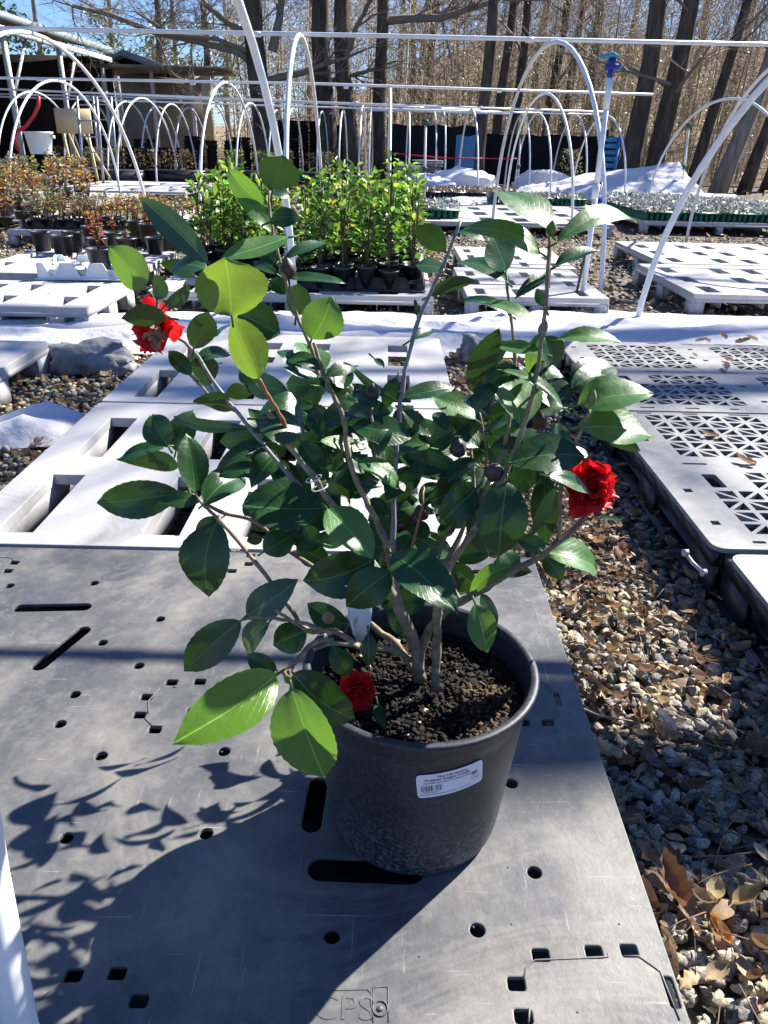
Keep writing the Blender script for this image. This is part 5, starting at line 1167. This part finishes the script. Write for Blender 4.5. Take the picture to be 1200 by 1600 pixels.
for i, L_ in enumerate(LEAVES):
    if i in parts_i:
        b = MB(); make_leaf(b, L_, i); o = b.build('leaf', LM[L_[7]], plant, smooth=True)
        if L_[7] == 'y': o['label'] = 'bright yellow green young leaf'
    else:
        b = rest.setdefault('x', MB()); make_leaf(b, L_, i)
# short stalks
b = MB()
for L_ in LEAVES:
    p = at(L_[0], L_[1], L_[5])-PC; d = (at(L_[2], L_[3], L_[5])-at(L_[0], L_[1], L_[5])).normalized(); b.tube([tuple(p-d*.010+Vector((0, .004, -.002))), tuple(p), tuple(p+d*.001)], [.0014, .0011, .0007], 5)
b.build('leaf_stalk', LM['m'], plant, smooth=True)['kind'] = 'stuff'
# inner leaves seen only as dark mass
b = rest['x']
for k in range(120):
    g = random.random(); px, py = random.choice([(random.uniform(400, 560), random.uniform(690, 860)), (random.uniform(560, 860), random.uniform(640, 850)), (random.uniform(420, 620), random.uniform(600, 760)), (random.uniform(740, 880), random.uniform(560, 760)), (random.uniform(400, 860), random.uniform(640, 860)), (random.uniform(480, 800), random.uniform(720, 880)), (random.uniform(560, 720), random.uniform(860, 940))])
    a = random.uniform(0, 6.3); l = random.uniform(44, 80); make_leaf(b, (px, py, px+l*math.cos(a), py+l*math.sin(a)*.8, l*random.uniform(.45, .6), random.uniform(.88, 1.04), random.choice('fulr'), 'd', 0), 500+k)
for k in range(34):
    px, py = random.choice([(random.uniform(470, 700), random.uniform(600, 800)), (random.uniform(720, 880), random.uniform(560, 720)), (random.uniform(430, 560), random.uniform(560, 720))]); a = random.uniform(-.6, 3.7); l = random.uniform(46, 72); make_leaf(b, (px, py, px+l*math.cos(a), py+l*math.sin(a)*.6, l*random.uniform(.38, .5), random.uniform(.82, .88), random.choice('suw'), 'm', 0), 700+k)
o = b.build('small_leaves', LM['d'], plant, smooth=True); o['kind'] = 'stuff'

# ---- flowers
def flower(px, py, Y, r, seed, face, squash=1., name_label=None, wilt=False, n=62):
    c = at(px, py, Y)-PC; rr_ = random.Random(seed); b = MB(); F_ = Vector(face).normalized(); T = F_.orthogonal().normalized(); B_ = F_.cross(T)
    for k in range(n):
        o = 1-k/(n-1.); th = k*2.39996+rr_.gauss(0, .25); rad = T*math.cos(th)+B_*math.sin(th); sd = F_.cross(rad)
        a0 = .15+.75*o+rr_.gauss(0, .08); a1 = -.25+2.1*o+rr_.gauss(0, .22)      # angle off the axis at the claw and at the rim
        pl = r*(.78+.42*o)*rr_.uniform(.88, 1.1); pw = r*(.34+.30*o)*rr_.uniform(.85, 1.15); m_, q9 = 11, 11; V = []; p = c-F_*r*.45; wv = rr_.uniform(0, 6); roll = rr_.gauss(0, .25)
        s2 = (sd*math.cos(roll)+F_*math.sin(roll)).normalized()
        for i in range(m_):
            t = i/(m_-1); al = a0+(a1-a0)*t; dv = F_*math.cos(al)+rad*math.sin(al); nv = F_*(-math.sin(al))+rad*math.cos(al)
            if i: p = p+dv*(pl/(m_-1))
            w_ = pw*(.35+.65*min(1, t/.5))*math.sqrt(max(.10, 1-max(0, (t-.55)/.47)**2))
            for g in range(q9):
                u = -1+2*g/(q9-1.); ruf = r*(.07*t*math.sin(u*4.5+wv)+.05*t*t*math.sin(u*9+wv*2+t*4)); ln = -pl*.16*u*u*t**2+pl*.05*t**3*math.sin(u*8+wv*3)
                V.append(tuple(p+s2*(u*w_)-nv*(u*u*w_*.35)+nv*ruf+dv*ln))
        b.add(V, [(i*q9+g, i*q9+g+1, i*q9+g+q9+1, i*q9+g+q9) for i in range(m_-1) for g in range(q9-1)])
    fl = b.build('flower', M['petal'], plant, smooth=True)
    if name_label: fl['label'] = name_label
    b = MB(); b.tube([tuple(c-F_*r*.55), tuple(c-F_*r*.1)], [r*.16, r*.32], 8); b.build('calyx', M['budg'], fl, smooth=True)
    return fl, c
flower(921, 760, .80, .034, 1, (.25, -.75, .35), name_label='full ruffled red flower on the right side', n=46)
flower(558, 1080, .69, .023, 2, (.3, -.8, .3), name_label='red flower low at the pot rim, half hidden by leaves', n=34)
fl, c = flower(241, 508, .90, .037, 3, (-.4, -.5, .2), name_label='red flower with wilted brown centre at the upper left', n=26, wilt=True)
b = MB(); rr_ = random.Random(4)
for k in range(34):
    p = c+Vector((.006, -.022, -.006))+Vector((rr_.gauss(0, .008), rr_.gauss(-.004, .004), rr_.gauss(0, .008))); d = Vector((rr_.gauss(0, 1), rr_.gauss(-.6, .5), rr_.gauss(0, 1))).normalized(); sd = d.orthogonal().normalized(); l = .012
    b.add([tuple(p), tuple(p+d*l*.5+sd*.004), tuple(p+d*l), tuple(p+d*l*.5-sd*.003)], [(0, 1, 2, 3)])
b.build('wilted_centre', M['wilt'], fl)
# ---- buds
def bud(px, py, Y, rpx, mt='bud', up=(0, 0, 1), el=1.25):
    c = at(px, py, Y)-PC; r = rpx/F*((c+PC-Vector((0, 0, CAMH))).dot(_f)); U_ = Vector(up).normalized(); T = U_.orthogonal().normalized(); B_ = U_.cross(T); b = MB(); n_ = 14; m_ = 9; V = []
    for i in range(m_+1):
        t = i/m_; rr2 = r*math.sin(math.pi*min(t**.85, 1))**.75*(1 if t < .9 else .8)+.0002
        for k in range(n_):
            a = 2*math.pi*k/n_; s_ = 1+.10*math.cos(a*5+t*5); V.append(tuple(c+U_*((t-.5)*2*r*el)+(T*math.cos(a)+B_*math.sin(a))*rr2*s_))
    b.add(V, [(i*n_+k, i*n_+(k+1) % n_, (i+1)*n_+(k+1) % n_, (i+1)*n_+k) for i in range(m_) for k in range(n_)]); b.build('bud', M[mt], plant, smooth=True)
for a in [(449, 419, .90, 13), (582, 613, .84, 12), (716, 700, .84, 13), (773, 738, .80, 15, 'bud', (.2, -.6, .6)), (842, 655, .90, 15), (590, 692, .88, 14), (659, 800, .88, 12), (862, 357, .865, 8, 'budg', (.1, 0, 1), 1.6), (925, 622, .81, 7, 'budg', (.1, 0, 1), 2.), (849, 512, .85, 7, 'budg', (.2, 0, 1), 1.8), (513, 965, .72, 9, 'wilt'), (512, 604, .83, 4, 'budg', (-.2, 0, 1), 2.2), (450, 1062, .62, 6, 'budg', (.3, 0, -.6), 1.6)]: bud(*a)
# ---- white plant tag hanging in the bush
b = MB(); P4 = [at(x, y, .735)-PC for x, y in [(539, 915), (583, 915), (581, 960), (576, 990), (567, 1008), (560, 1008), (551, 990), (544, 960)]]; V = [tuple(p) for p in P4]+[tuple(p+Vector((0, .0008, 0))) for p in P4]; b.add(V, [tuple(range(7, -1, -1)), tuple(range(8, 16))]+[(i, (i+1) % 8, 8+(i+1) % 8, 8+i) for i in range(8)])
tg = b.build('plant_tag', M['tagw'], plant); b = MB()
pp_ = [at(x, y, .7335)-PC for x, y in [(555, 982), (553, 972), (558, 964), (556, 975)]]; b.tube([tuple(p) for p in pp_], .0004, 4); b.build('printed_mark', M['ink'], tg)
# clear tie round the pale cut stem
b = MB()
for (x, y) in ((490, 748), (500, 762)):
    c = at(x, y, .775)-PC; P5 = [tuple(c+Vector((.0085*math.cos(a), .0085*math.sin(a), .003*math.cos(a)))) for a in np.linspace(0, 6.1, 14)]; b.tube(P5, .0008, 5)
b.build('tie', M['white'], plant, smooth=True)
# orange autumn leaf caught behind the bush
b = MB(); make_leaf(b, (458, 848, 428, 868, 18, .87, 's', 'y', 0), 900); o = b.build('leaf', M['orange'], plant); o['label'] = 'small orange dead leaf caught in the stems'
